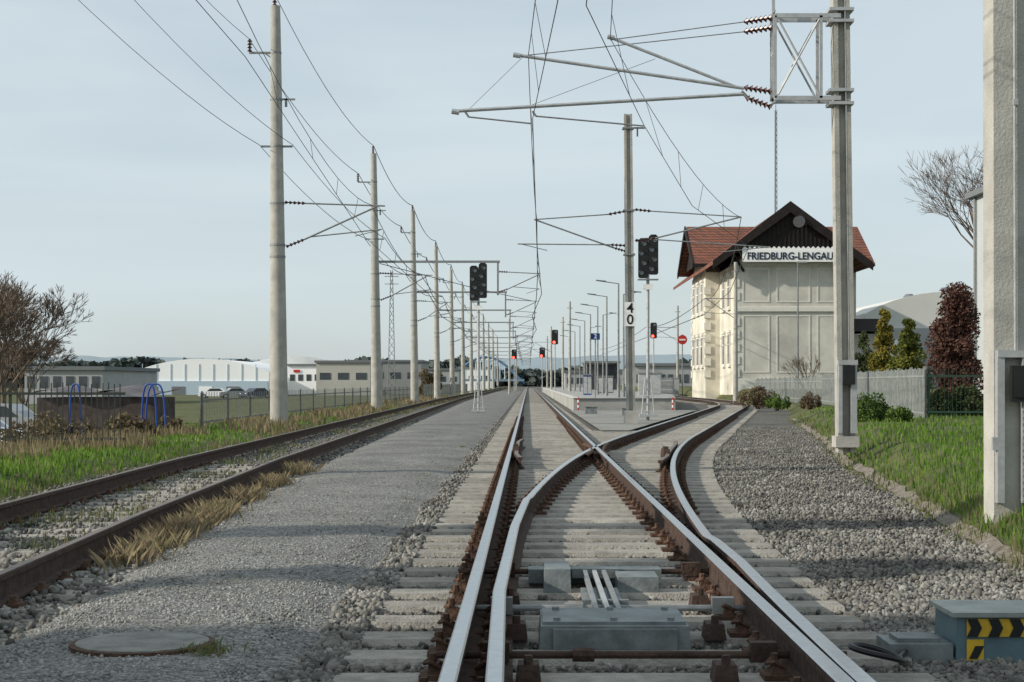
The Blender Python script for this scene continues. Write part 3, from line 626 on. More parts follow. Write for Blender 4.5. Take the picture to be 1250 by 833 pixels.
b=MB(); b.bb((x1+.003,124,g0-.8),(24.8,134,zw)); b.build('cross_wing',CREAM,st)
b=MB(); b.bb((x0-.06,FY+.02,g0-.8),(x0-.003,123.99,zw)); b.build('side_wall',CREAM,st)
zb=ztop(378,FY)
b=MB(); b.bb((x0-.16,FY-.14,zb-.14),(x1+.16,FY-.003,zb+.14)); b.bb((x0-.1,FY-.08,zb+.14),(x1+.1,FY-.003,zb+.24)); b.build('string_course',TRIM,st)
b=MB(); b.bb((x0-.1,FY-.12,g0-.8),(x1+.1,FY-.003,g0+.8)); b.build('plinth',TRIM,st)
b=MB(); b.bb((x0-.12,FY-.12,zw-.1),(x1+.12,FY-.003,zw+.12)); b.build('cornice',TRIM,st)
def rect_frame(b,xa_,xb_,za,zb_,y,w=.12,d=.05):
    b.bb((xa_,y-d,za),(xa_+w,y,zb_)); b.bb((xb_-w,y-d,za),(xb_,y,zb_)); b.bb((xa_+w,y-d,zb_-w),(xb_-w,y,zb_)); b.bb((xa_+w,y-d,za),(xb_-w,y,za+w))
for (za,zb_) in ((g0+1.2,zb-.4),(zb+.5,zw-.3)):
    for (u0,u1) in ((.06,.30),(.36,.66),(.72,.95)):
        b=MB(); a=x0+(x1-x0)*u0; c=x0+(x1-x0)*u1; rect_frame(b,a,c,za,zb_,FY-.003,.09,.03); b.build('wall_panel',TRIM,st)
for i in range(9):
    z=g0+.9+i*.9
    if z<zw-.8: 
        b=MB(); b.bb((x0-.12,FY-.06,z),(x0+.28,FY+.45,z+.55)); b.build('quoin',TRIM,st)
        b=MB(); b.bb((13.3,123.9,z),(13.8,124.4,z+.55)); b.build('quoin',TRIM,st)
        b=MB(); b.bb((13.3,133.5,z),(13.45,134.05,z+.55)); b.build('quoin',TRIM,st)
for (yy,xx,w) in ((118,x0-.06,1.1),(121.2,x0-.06,1.1),(126,13.4,1.1),(129,13.4,1.2),(132,13.4,1.1)):
    for zc in (g0+2.9,g0+7.0):
        b=MB(); b.bb((xx-.09,yy-w/2-.15,zc-1.15),(xx-.003,yy+w/2+.15,zc+1.2)); b.bb((xx-.16,yy-w/2-.25,zc+1.2),(xx-.003,yy+w/2+.25,zc+1.38)); b.bb((xx-.16,yy-w/2-.2,zc-1.28),(xx-.003,yy+w/2+.2,zc-1.15)); fr=b.build('window',TRIM,st)
        b=MB(); b.bb((xx-.11,yy-w/2,zc-1.0),(xx-.092,yy+w/2,zc+1.05)); b.build('pane',GLASS,fr)
        b=MB(); b.bb((xx-.13,yy-.04,zc-1),(xx-.112,yy+.04,zc+1.05)); b.bb((xx-.13,yy-w/2,zc+.35),(xx-.112,yy+w/2,zc+.43)); b.build('mullion',WHT,fr)
eL=P(868,321,FY); eR=P(1062,323,FY); ap=zA
b=MB()
for (ex,ez) in ((eL.x,eL.z),(eR.x,eR.z)):
    y0r,y1r=FY-1.0,FY+30
    n=Vector((0,0,.22)); q=[Vector((xa,y0r,ap)),Vector((ex,y0r,ez)),Vector((ex,y1r,ez)),Vector((xa,y1r,ap))]
    vs=q+[v-n for v in q]; b.add(vs,[(0,1,2,3),(7,6,5,4),(0,4,5,1),(1,5,6,2),(2,6,7,3)])
rf=b.build('roof',TILE,st)
for (ex,ez) in ((eL.x,eL.z),(eR.x,eR.z)):
    b=MB(); b.prism([(xa,ap+.08),(ex,ez+.08),(ex,ez-.5),(xa,ap-.7)] if ex<xa else [(xa,ap+.08),(xa,ap-.7),(ex,ez-.5),(ex,ez+.08)],FY-1.12,FY-1.01); b.build('bargeboard',TIMB,rf)
zg=ztop(307,FY)
b=MB(); k=(ap-eL.z)/(xa-eL.x)
def xl_at(z): return xa-(ap-.25-z)/k
def xr_at(z): return xa+(ap-.25-z)/((ap-eR.z)/(eR.x-xa))
b.prism([(xl_at(zg),zg),(xr_at(zg),zg),(xa,ap-.25)],FY-.75,FY-.6)
x=xl_at(zg)+.1
while x<xr_at(zg)-.1:
    zt2=min(ap-.3-(xa-x)*k if x<xa else ap-.3-(x-xa)*(ap-eR.z)/(eR.x-xa),ap-.3)
    b.bb((x,FY-.80,zg-.02),(x+.04,FY-.752,max(zg+.05,zt2))); x+=.3
for sx,xx in ((-1,xl_at(zg-.0)),(1,xr_at(zg-.0))):
    b.box((xx*.985+xa*.015,FY-.7,zg-.35),(.16,.5,.9)); b.tube((xx,FY-.9,zg-.1),(xx-sx*.9,FY-.1,zg-1.4),.09,n=6)
b.bb((xl_at(zg)+.1,FY-.75,zg-.12),(xr_at(zg)-.1,FY-.1,zg)); b.build('timber_gable',TIMB,st)
nb=MB(); bx0=P(904,0,FY).x; bx1=P(1034,0,FY).x; zt3=zg+.02; zb3=ztop(321,FY)
nb.bb((bx0,FY-1.0,zb3),(bx1,FY-.85,zt3)); nbo=nb.build('name_board',WHT,st)
x=bx0; b=MB()
while x<bx1-.1:
    b.prism([(x,zt3+.003),(x+.34,zt3+.003),(x+.34,zt3+.10),(x+.17,zt3+.26),(x,zt3+.10)],FY-.98,FY-.94); x+=.34
b.build('scalloped_trim',WHT,st)
text('lettering','FRIEDBURG-LENGAU',.70,((P(910,0,FY).x+P(1013.5,0,FY).x)/2,FY-1.02,ztop(314.5,FY)),mat('letter_blue_black',(.02,.025,.05),.6),nbo,.008,width=(1013.5-910)*s,bold=.022)
b=MB(); zr=ztop(277,129); ze=ztop(322,122.8)
for ye in (122.8,135.2):
    q=[Vector((12.45,129,zr)),Vector((25.9,129,zr)),Vector((26.0,ye,ze)),Vector((12.4,ye,ze))]; n=Vector((0,0,.2)); vs=q+[v-n for v in q]; b.add(vs,[(0,1,2,3),(7,6,5,4),(3,2,6,7),(0,3,7,4),(1,5,6,2)])
rf2=b.build('wing_roof',TILE,st)
for ye in (122.75,135.25):
    b=MB(); b.prism([(129,zr+.05),(129,zr-.45),(ye,ze-.35),(ye,ze+.05)],12.28,12.38,axis='X'); b.build('bargeboard',TIMB,rf2)
b=MB(); b.prism([(123.6,ze+.1),(134.4,ze+.1),(129,zr-.3)],12.9,13.0,axis='X'); b.build('gable_boarding',TIMB,rf2)
b=MB(); b.bb((12.3,122.7,ze-.26),(25.9,122.79,ze-.02)); b.build('eaves_board',TIMB,rf2)
c=P(973,273,FY); b=MB(); b.tube((c.x,FY-1.0,c.z),(c.x-.05,FY-1.18,c.z+.02),.12,.42,n=20); b.tube((c.x,FY-.7,c.z-.1),(c.x,FY-1.0,c.z),.04); dsh=b.build('satellite_dish',mat('dish_dark',(.05,.052,.055),.6),st)
t=thing('station_annex',(26.3,118,0),'small low annex with dark roof at the right foot of the station','building')
b=MB(); b.bb((23.2,117,-.2),(25.4,122,4.6)); b.build('wall',FR,t)
b=MB(); b.add([(22.8,116.2,4.8),(26.0,116.2,4.8),(26.0,122.5,4.8),(22.8,122.5,4.8),(23.4,119,5.8),(25.4,119,5.8)],[(0,1,5,4),(1,2,5),(2,3,4,5),(3,0,4),(3,2,1,0)]); b.build('roof',TIMB,t)
t=thing('radio_mast',(P(947,0,146).x,146,0),'thin lattice radio mast rising behind the station roof','mast'); X=P(947,0,146).x; b=MB(); za=ztop(135,146)
for dx,dy in ((-.13,-.1),(.13,-.1),(0,.14)): b.tube((X+dx,146+dy,0),(X+dx*.6,146+dy*.6,za),.035,n=5)
z=12.0
while z<za-.4: b.tube((X-.12,145.9,z),(X+.12,145.9,z+.4),.02,n=4); b.tube((X+.12,145.9,z),(X-.12,145.9,z+.4),.02,n=4); z+=.5
b.build('lattice',GREYP,t); b=MB(); b.tube((X,146,za),(X,146,za+1.2),.03); b.build('rod',GREYP,t)
t=thing('street_lamp',(P(974,0,100).x,100,0),'slender grey lamp post standing in front of the station facade','street lamp'); X=P(974,0,100).x; zl=ztop(320,100)
b=MB(); b.tube((X,100,0),(X,100,zl),.06,.04,n=8); b.build('pole',GREYP,t); b=MB(); b.box((X+.25,100,zl),(.6,.18,.08)); b.build('lamp_head',GALV,t)
# ---------------------------------------------------------------- fences
def palisade(name,a,c,zb_,zt_,step,w,m,label,posts=2.5,follow=False,pr=.07):
    a=Vector(a);c=Vector(c); d=(c-a); L=d.length; u=d/L; ang=math.atan2(u.y,u.x)
    t=thing(name,(a.x,a.y,zb_),label,'fence'); b=MB(); n=int(L/step)
    for i in range(n+1):
        p=a+u*(i*step); zg_=zt(p.x,p.y) if follow else zb_; tp=zt_+random.uniform(-.02,.02)
        b.box((p.x,p.y,(zg_+.04+tp)/2),(w,.015,tp-zg_-.04),rz=ang)
    for z in (zb_+.25,zt_-.2): q=(a+c)/2; b.box((q.x,q.y,z),(L,.03,.05),rz=ang)
    b.build('pales',m,t); k=0
    while k<=L: 
        p=a+u*k; b=MB(); zg_=zt(p.x,p.y) if follow else zb_; b.box((p.x+.03,p.y+.03,(zg_+zt_)/2),(pr,pr,zt_-zg_+.1),rz=ang); b.build('post',m,t); k+=posts
    return t
PALE=mat('pale_fence',(.215,.235,.225),.75,var=.3,scale=5); GF=mat('grey_fence',(.17,.18,.17),.7,var=.2); DKF=mat('dark_fence',(.045,.05,.045),.6,.3)
palisade('palisade_fence',(P(1128,0,42).x,42,0),(12.9,72,0),.1,1.5,.26,.13,PALE,'pale grey palisade fence running from the thujas towards the station, nearer stretch')
palisade('palisade_fence',(13.0,72.5,0),(14.4,104,0),.1,1.4,.34,.14,PALE,'pale grey palisade fence before the station, farther stretch')
palisade('bar_fence',(-15,31.5,0),(-7.75,31.5,0),-.2,1.12,.11,.018,DKF,'dark metal bar fence at the left edge before the blue hoops',follow=True,pr=.05)
palisade('bar_fence',(-9.0,45,0),(-9.3,130,0),-.2,.85,.4,.02,GF,'long thin grey fence running off behind the left masts',posts=4,pr=.05)
palisade('mesh_fence',(10.0,41,0),(17,40,0),.15,1.5,.10,.006,mat('green_wire',(.02,.05,.035),.6),'dark green wire fence right of the pale palisade',pr=.05)
palisade('railing',(9.9,112,0),(9.9,135,0),.4,1.5,.15,.03,GALVD,'grey railing along the right edge of the platform')
palisade('railing',(-9,140,0),(-9.3,250,0),-.2,1.0,.4,.05,GF,'distant grey fence before the industrial halls',posts=4)
# ---------------------------------------------------------------- vegetation
def grass(name,label,pts,h0,h1,m,wd=.006,leanr=.35,cat='grass'):
    N=len(pts); p=np.array(pts); h=RNG.uniform(h0,h1,N); a=RNG.uniform(0,2*np.pi,N); w=wd*RNG.uniform(.7,1.5,N)*np.maximum(1,p[:,1]/14); l=RNG.uniform(.05,leanr,N)*h; la=RNG.uniform(0,2*np.pi,N)
    dx=np.cos(a)*w; dy=np.sin(a)*w*.5; lx=np.cos(la)*l; ly=np.sin(la)*l
    z0=p[:,2]-.02
    v=np.stack([np.stack([p[:,0]-dx,p[:,1]-dy,z0],1),np.stack([p[:,0]+dx,p[:,1]+dy,z0],1),np.stack([p[:,0]+dx*.7+lx*.4,p[:,1]+dy*.7+ly*.4,z0+h*.6],1),np.stack([p[:,0]+lx,p[:,1]+ly,z0+h],1)],1)
    V=v.reshape(-1,3); i=4*np.arange(N)[:,None]; Fc=np.concatenate([i+np.array([[0,1,2]]),i+np.array([[0,2,3]])],0)
    o=rawmesh(name,V,Fc,m); tag(o,label,cat,kind='stuff'); return o
GM=matisland('green_blades',[(.05,.10,.015),(.10,.20,.025),(.17,.29,.04),(.27,.31,.08)],.7,trans=.38)
GD=matisland('dry_blades',[(.11,.085,.05),(.20,.155,.09),(.30,.24,.15),(.13,.15,.05)],.8,trans=.3)
GX=matisland('mixed_blades',[(.06,.10,.025),(.12,.16,.045),(.20,.18,.09),(.28,.23,.13)],.8,trans=.3)
def gpts(n,a,b,xf0,xf1,zf=zt,clump=None):
    o=[]
    for y in ysample(n,a,b):
        x=random.uniform(xf0(y),xf1(y))
        if clump and noise.noise(Vector((x*clump[0],y*clump[0]*.6,clump[2])))<clump[1]*1.0: continue
        o.append((x,y,zf(x,y)))
    return o
grass('green_grass','bright green grass on the bank right of the ballast',gpts(28000,8,60,lambda y:xe(y)+.36,lambda y:xe(y)+1.5+y*.16),.05,.15,GM)
grass('grass_fringe','ragged grass and weeds along the edge of the right ballast',gpts(6000,8,60,lambda y:xe(y)+.0,lambda y:xe(y)+.6,clump=(1.5,-.1,3)),.03,.15,GX)
grass('green_grass','green grass strip beyond the siding at left',gpts(26000,13,90,lambda y:-7.8-y*.12,lambda y:-6.5),.05,.15,GM,.008)
grass('dry_grass','dry brownish grass around the feet of the left masts',gpts(12000,24,150,lambda y:-9.5,lambda y:-6.2,clump=(.5,.0,8)),.1,.34,GD,.006)
def bedz(x,y): return -.205
grass('siding_weeds','dry tufts and weeds between the siding rails',gpts(11000,7.5,80,lambda y:xll(y)+.1,lambda y:xlr(y)-.1,bedz,clump=(.9,.1,1)),.04,.15,GX,.004)
grass('siding_weeds','weeds on the outer edge of the siding bed',gpts(14000,7.5,100,lambda y:-6.7,lambda y:xll(y)-.15,lambda x,y:max(zt(x,y),bz(x,y)),clump=(.8,.0,5)),.05,.18,GX,.005)
tp=[]
for k in range(3600):
    y=random.choice((12.2,13.4,14.4,15.6,16.2,18.4,21,24))+random.gauss(0,.35); tp.append((xlr(y)+.22+abs(random.gauss(0,.15)),y,-.185))
grass('dry_tufts','straw coloured tufts of dead grass beside the nearer siding rail',tp,.04,.2,GD,.0032,1.1)
mp=[(-1.50+random.gauss(0,.05),7.7+random.gauss(0,.08),-.13) for _ in range(160)]
grass('weed_tuft','small green weed on the rim of the manhole cover',mp,.02,.06,GX,.004,.9)
mp=[(random.uniform(-2.6,-1.3),random.uniform(8,40),-.15) for _ in range(14)]; mp=[(x+random.gauss(0,.05),y+random.gauss(0,.09),z) for x,y,z in mp for _ in range(30)]
grass('path_weeds','tiny scattered weeds on the gravel path',mp,.02,.05,GX,.004,.9)
BARK=mat('bark',(.075,.06,.048),.9,var=.3)
def leaves(centres,n,size,squash=1):
    C=np.array([c[:3] for c in centres]); R=np.array([c[3] for c in centres]); idx=RNG.choice(len(C),n,p=R**2/(R**2).sum())
    d=RNG.normal(size=(n,3)); d/=np.linalg.norm(d,axis=1)[:,None]; r=R[idx]*RNG.uniform(.35,1.05,n)**.6
    c=C[idx]+d*r[:,None]*np.array([1,1,squash])
    a=RNG.normal(size=(n,3)); a/=np.linalg.norm(a,axis=1)[:,None]; b_=np.cross(a,RNG.normal(size=(n,3))); b_/=np.linalg.norm(b_,axis=1)[:,None]
    s=size*RNG.uniform(.6,1.4,(n,1)); V=np.stack([c-a*s,c-b_*s*.6,c+a*s,c+b_*s*.6],1).reshape(-1,3); Fc=(4*np.arange(n)[:,None]+np.arange(4)[None]); return V,Fc
def limbs(b,p,d,L,r,depth,spread=.6,twig=.008,up=.12):
    if depth==0: return
    q=p+d*L; b.tube(p,q,r,r*.72,n=5 if depth>4 else 3,cap=False)
    k=random.choice((2,3))
    for i in range(k):
        nd=(d+Vector((random.gauss(0,spread),random.gauss(0,spread),random.gauss(0,spread*.6)+up))).normalized()
        limbs(b,q,nd,L*random.uniform(.68,.9),max(r*random.uniform(.5,.72),twig),depth-1,spread,twig,up)
def bare_tree(X,Y,z0,h,label,col=BARK,depth=7,twig=.012,spread=.42,seed=1,group=None,L0=.2):
    random.seed(seed); t=thing('bare_tree',(X,Y,z0),label,'tree',group); b=MB(); b.tube((X,Y,z0-.2),(X,Y,z0+h*.2),h*.02,h*.016,n=8); b.build('trunk',col,t)
    b=MB()
    for i in range(5): limbs(b,Vector((X,Y,z0+h*(.1+.03*i))),Vector((random.uniform(-.7,.7),random.uniform(-.5,.5),1)).normalized(),h*L0,h*.011,depth,spread,twig)
    b.build('crown',col,t)
BT=mat('twig_brown',(.14,.105,.08),.9,var=.3); 
bare_tree(P(4,0,70).x,70,-1,6.8,'bare brown tree at the left edge of the view',BT,8,.012,.36,3,L0=.19)
bare_tree(P(-22,0,62).x,62,-1,6.2,'smaller bare tree partly cut by the left edge',BT,8,.012,.38,5,L0=.19)
bare_tree(P(30,0,84).x,84,-1,5.2,'low twiggy tree behind the bare brown tree at left',BT,8,.013,.42,8,L0=.18)
bare_tree(P(1248,0,75).x,75,1,11.5,'tall bare tree with fine twigs behind the right edge mast',BT,8,.009,.40,11,L0=.2)
def bush(X,Y,z0,rx,h,label,m,n=2500,size=.06,cone=False,name='shrub',cat='bush',seed=0,group=None,col=False):
    random.seed(seed+int(X*10)); t=thing(name,(X,Y,z0),label,cat,group); cs=[]
    for i in range(26 if not (cone or col) else 90):
        u=random.random(); 
        if cone: z=z0+.15+u*(h-.3); r=rx*(1-u)**.6+.08; a=random.uniform(0,6.28); k=random.uniform(.2,.75); cs.append((X+math.cos(a)*r*k,Y+math.sin(a)*r*k,z,max(.13,r*.42)))
        elif col: z=z0+.1+u*(h-.5); r=rx*(1-.5*u*u); a=random.uniform(0,6.28); k=random.uniform(.0,.8); cs.append((X+math.cos(a)*r*k,Y+math.sin(a)*r*k,z,random.uniform(.25,.45)*rx))
        else: a=random.uniform(0,6.28); k=random.uniform(0,.8)*rx; z=z0+h*random.uniform(.15,.8)*(1-.35*k/rx); cs.append((X+math.cos(a)*k,Y+math.sin(a)*k,z,min(rx,h)*random.uniform(.18,.34)))
    V,Fc=leaves(cs,n,size); rawmesh('crown',V,Fc,m,parent=t)
    b=MB(); 
    for i in range(4): b.tube((X+random.uniform(-.1,.1),Y,z0-.1),(X+random.uniform(-.4,.4)*rx,Y+random.uniform(-.3,.3)*rx,z0+h*.6),.04,.015,n=5)
    b.build('trunk',BARK,t); return t
THU=matisland('thuja_foliage',[(.05,.06,.015),(.13,.125,.025),(.24,.20,.035),(.34,.27,.05)],.8,trans=.25)
THU2=matisland('thuja_green_foliage',[(.03,.05,.014),(.075,.10,.022),(.16,.165,.03),(.26,.23,.045)],.8,trans=.25)
DKG=matisland('dark_foliage',[(.015,.026,.012),(.035,.05,.02),(.07,.085,.03),(.1,.11,.045)],.8,trans=.2)
RDB=matisland('reddish_foliage',[(.04,.022,.018),(.08,.038,.03),(.12,.06,.045),(.16,.09,.06)],.8,trans=.2)
BRN=matisland('brown_foliage',[(.06,.045,.028),(.12,.09,.055),(.19,.15,.09),(.12,.12,.05)],.8,trans=.2)
GRN=matisland('green_foliage',[(.02,.045,.01),(.055,.10,.02),(.11,.17,.035),(.16,.2,.05)],.8,trans=.2)
Yt=58
bush(P(1079,0,Yt).x,Yt,.1,.66,ztop(374,Yt)-.1,'golden conical thuja, left one of the pair',THU,16000,.05,True,'conifer','tree')
bush(P(1109,0,Yt-4).x,Yt-4,.1,.82,ztop(386,Yt-4)-.1,'golden green conical thuja, right one of the pair',THU2,18000,.05,True,'conifer','tree')
bush(P(1054,0,64).x,64,.1,.7,ztop(404,64),'low dark conifer left of the golden thujas',DKG,8000,.05,True,'conifer','tree')
bush(P(1166,0,50).x,50,.1,1.0,ztop(342,50)-.1,'tall dark red leaved shrub beside the pale building',RDB,22000,.05,False,'shrub','bush',col=True)
bush(P(1150,0,46).x,46,.1,.8,1.0,'dark hedge below the red leaved shrub, left part',DKG,7000,.04)
bush(P(1190,0,46).x,46,.1,.8,1.2,'dark hedge below the red leaved shrub, right part',DKG,7000,.04)
bush(P(1062,0,39).x,39,.15,.75,.75,'green bush at the foot of the pale fence, behind the tall mast',GRN,5000,.035)
bush(P(1098,0,38).x,38,.15,.4,.5,'small green bush at the right end of the pale fence',GRN,2500,.03)
bush(P(988,0,62).x,62,.1,.5,.75,'reddish brown bush against the fence before the facade',BRN,2500,.035)
bush(P(925,0,78).x,78,.0,1.3,1.0,'brown autumn bush before the left corner of the station',BRN,5000,.045)
bush(P(948,0,70).x,70,.05,.7,.6,'low green bush next to the brown autumn bush',GRN,2600,.04)
bare_tree(P(988,0,80).x,80,.1,2.7,'sparse young tree in front of the facade',BT,5,.008,.26,21,L0=.22)
bush(P(60,0,36).x,36,-.9,1.2,1.6,'brown brambles behind the dark bar fence, left clump',BRN,5000,.05)
bush(P(150,0,37).x,37,-.6,.9,1.1,'brown brambles behind the dark bar fence, right clump',BRN,4000,.05)
bush(P(205,0,40).x,40,-.2,.45,.55,'low brown bush right of the dark bar fence',BRN,2600,.035)
bush(P(525,0,160).x,160,-.3,1.5,4,'yellowish shrub near the third left mast',BRN,2500,.12)
for i,(x,y,h,r) in enumerate(((-15.2,10.2,10.5,.7),(-14.6,6.9,9.5,.8))):  # unseen trees added to throw shadow bands across the path
    random.seed(i+40); t=thing('shadow_tree',(x,y,-1),'unseen leafy tree added outside the left edge to cast shade, %s one'%('farther','nearer')[i],'tree')
    cs=[(x+random.uniform(-r,r)*.9,y+random.uniform(-r,r)*.3,-1+h*random.uniform(.45,.98),.38) for _ in range(30)]
    V,Fc=leaves(cs,5000,.11); rawmesh('crown',V,Fc,GRN,parent=t); b=MB(); b.tube((x,y,-1.2),(x,y,-1+h*.7),.14,.06); b.build('trunk',BARK,t)
random.seed(99)
# unseen house added outside the left edge to shade the near track
t=thing('shade_house',(-22,-3,-1),'unseen gabled house added outside the left edge to shade the foreground','building')
b=MB(); b.prism([(-26,-1.3),(-19,-1.3),(-19,9.3),(-22.5,12.4),(-26,9.3)],-12,1.6); b.build('wall',CREAM,t)
for sg in (-1,1):
    b=MB(); q=[Vector((-22.5,-12.4,12.7)),Vector((-22.5+sg*4.1,-12.4,9.0)),Vector((-22.5+sg*4.1,2.0,9.0)),Vector((-22.5,2.0,12.7))]; vs=q+[v-Vector((0,0,.2)) for v in q]; b.add(vs,[(0,1,2,3),(7,6,5,4),(0,4,5,1),(1,5,6,2),(2,6,7,3),(3,7,4,0)]); b.build('roof',TILE,t)
for yy in (-10,-7,-4,-1):
    for zz in (1,4,7): b=MB(); b.bb((-18.99,yy-.5,zz),(-18.94,yy+.5,zz+1.4)); b.build('window',GLASS,t)
# ---------------------------------------------------------------- left yard items
t=thing('wood_store',(P(125,0,42).x,42,-1),'low dark shed with sagging tarpaulin roof behind the bar fence','shed')
xA,xB=P(45,0,42).x,P(188,0,42).x
b=MB(); b.bb((xA,42,-1.1),(xB,44.5,.75)); b.build('wall',mat('shed_dark',(.075,.06,.055),.9,var=.5,scale=3),t)
b=MB(); n=14; vs=[]
for i in range(n+1):
    x=xA-.15+(xB-xA+.3)*i/n; z=.86+.09*math.sin(i*.9); vs+=[(x,41.8,z),(x,44.7,z+.12)]
b.add(vs,[(2*i,2*i+2,2*i+3,2*i+1) for i in range(n)]); b.build('tarpaulin',mat('tarp',(.14,.12,.12),.7,var=.3,scale=2),t)
for i,(px,wd) in enumerate(((92,.16),(182,.20),(190,.26))):
    X=P(px,0,39.5).x; b=MB(); pts=[(X-wd*math.cos(a)*abs(math.cos(a))**-.4 if abs(math.cos(a))>.01 else X,39.5+.05*math.cos(a),-.6+1.7*math.sin(a)**.8) for a in np.linspace(0.001,math.pi-.001,26)]; b.path(pts,.022,6)
    tag(b.build('blue_hoop',BLUP,None,True),('leftmost blue pipe hoop by the dark shed','middle blue pipe hoop by the dark shed','rightmost blue pipe hoop by the dark shed')[i],'hoop')
def car(X,Y,z0,rz,col,label,grp=None,L=4.3):
    t=thing('parked_car',(X,Y,z0),label,'car',grp); t.rotation_euler=(0,0,rz); W=1.75
    prof=[(-L/2,.3),(-L/2,.75),(-L*.44,.9),(-L*.25,.98),(-L*.12,1.42),(L*.22,1.45),(L*.36,1.0),(L*.47,.9),(L/2,.6),(L/2,.3)]
    def part(bb,name,m,par=t):
        me=bpy.data.meshes.new(name); me.from_pydata([tuple(v) for v in bb.v],[],bb.f); me.materials.append(m); o=bpy.data.objects.new(name,me); COL.objects.link(o); o.parent=par; return o
    b=MB(); b.prism(prof,-W/2,W/2); part(b,'body',col)
    for sy in (-1,1):
        b=MB(); b.prism([(-L*.21,1.0),(-L*.11,1.36),(L*.2,1.38),(L*.31,1.02)],sy*(W/2+.004)-.004,sy*(W/2+.004)+.004); part(b,'side_window',GLASS)
    b=MB(); b.add([(-L*.245,-.7,1.0),(-L*.245,.7,1.0),(-L*.125,.62,1.40),(-L*.125,-.62,1.40)],[(0,1,2,3)]); part(b,'windscreen',GLASS)
    for sx in (-.31,.31):
        for sy in (-1,1):
            b=MB(); b.tube((sx*L,sy*(W/2-.2),.32),(sx*L,sy*(W/2+.01),.32),.32,n=18); w=part(b,'wheel',BLK); b=MB(); b.tube((sx*L,sy*(W/2),.32),(sx*L,sy*(W/2+.02),.32),.19,n=14); part(b,'rim',GALV,w)
    for sy in (-.6,.6): b=MB(); b.box((-L/2-.005,sy,.68),(.03,.3,.12)); part(b,'headlight',WHT)
CW_=mat('car_white',(.75,.77,.78),.3,var=.03,spec=.5); CS=mat('car_silver',(.4,.41,.43),.3,.3,var=.03); CR=mat('car_dark',(.05,.06,.09),.3,var=.03)
car(P(-55,0,40).x,40,-.95,math.pi,CW_,'white parked car behind the fence at the left edge')
car(P(0,0,56).x,56,-1.02,math.pi,CS,'silver parked car behind the white one at the left edge')
for i,(px,c,l) in enumerate(((262,CW_,'white car parked before the white halls, leftmost'),(285,CS,'silver car parked before the white halls, middle'),(312,CR,'dark car parked before the white halls, rightmost'))): car(P(px,0,230).x,230,-1.0,.4*i,c,l,'cars by the halls')
# ---------------------------------------------------------------- far buildings
HW=mat('hall_white',(.88,.89,.89),.6,var=.02,scale=.3); HG=mat('hall_grey',(.36,.37,.37),.7,var=.1,scale=.3); HD=mat('hall_dark',(.16,.17,.18),.7,var=.1); HB=mat('hall_blue',(.42,.52,.60),.6)
def arch_hall(pl,pr,Y,ytop,yeave,label,depth=40,wall=HW,low=HB,n=12,ribs=False):
    xl,xr=P(pl,0,Y).x,P(pr,0,Y).x; zt_,ze_=ztop(ytop,Y),ztop(yeave,Y); t=thing('industrial_hall',((xl+xr)/2,Y,-1),label,'building')
    top=[(xl+(xr-xl)*i/n, ze_+(zt_-ze_)*math.sin(math.pi*(.06+.88*i/n))**.6) for i in range(n+1)]
    b=MB(); b.prism([(xl,-1.2),(xr,-1.2)]+top[::-1],Y+.3,Y+depth); b.build('roof',wall,t)
    b=MB(); b.bb((xl+.2,Y,-1.2),(xr-.2,Y+.28,ze_-.2)); b.build('lower_wall',low,t)
    if ribs:
        k=xl+1.5
        while k<xr-1: b=MB(); b.bb((k,Y+.2,ze_-.2),(k+.12,Y+.297,ze_+(zt_-ze_)*.75)); b.build('rib',HB,t); k+=2.6
    k=xl+2
    while k<xr-3:
        b=MB(); b.bb((k,Y-.08,-.9),(k+2.4,Y-.01,ze_-1.2)); b.build('door',HD if int(k)%3 else HW,t); k+=5
    return t
arch_hall(163,328,300,438,464,'white arched hall with bluish lower wall at left',50,ribs=True)
t=arch_hall(300,418,340,435,452,'second pale arched hall behind the first one',50,mat('hall_pale',(.62,.63,.62),.7,var=.1,scale=.3),HG)
def boxb(pl,pr,Y,yt,label,m,rows=1,nw=5,depth=25,red=False,zb=-1.2):
    xl,xr=P(pl,0,Y).x,P(pr,0,Y).x; z1=ztop(yt,Y); t=thing('industrial_building',((xl+xr)/2,Y,zb),label,'building')
    b=MB(); b.bb((xl,Y,zb),(xr,Y+depth,z1)); b.build('wall',m,t); b=MB(); b.bb((xl-.3,Y-.3,z1+.003),(xr+.3,Y+depth+.3,z1+.4)); b.build('roof_edge',HD,t)
    w=(xr-xl)/nw
    for r in range(rows):
        for i in range(nw):
            b=MB(); zc=zb+1.2+(z1-zb-1.2)*(r+.5)/rows; b.bb((xl+w*(i+.2),Y-.06,zc-.6),(xl+w*(i+.8),Y-.005,zc+.6)); b.build('window',GLASS,t)
    if red: b=MB(); b.bb((xl+1,Y-.15,z1-1.2),(xr-4,Y-.07,z1-.7)); b.build('red_band',REDP,t)
    return t
boxb(386,452,290,443,'grey flat roofed hall right of the white arched hall',mat('hall_beige',(.42,.41,.37),.7,var=.1,scale=.2),1,3)
boxb(430,514,320,442,'darker grey long building beside the left masts',mat('hall_mid',(.28,.285,.28),.7,var=.1,scale=.2),1,4)
boxb(352,392,310,447,'small white office block with a red band between the halls',HW,1,4,red=True)
boxb(30,125,170,452,'low grey house row behind the bare tree at left',HG,1,6)
boxb(480,560,380,452,'distant grey shed behind the left masts',HG,1,6)
boxb(560,600,450,450,'small far pale building left of the vanishing point',HW,1,4)
t=boxb(775,852,230,447,'low dark building behind the platform, left of the station',HG,1,8)
boxb(690,770,330,455,'far grey building behind the platform lamps',HG,1,7)
t=arch_hall(1058,1260,140,356,398,'white hall with curved roof and roof vents behind the thujas',30,mat('hall_cream',(.62,.62,.58),.7,var=.06,scale=.3),HG)
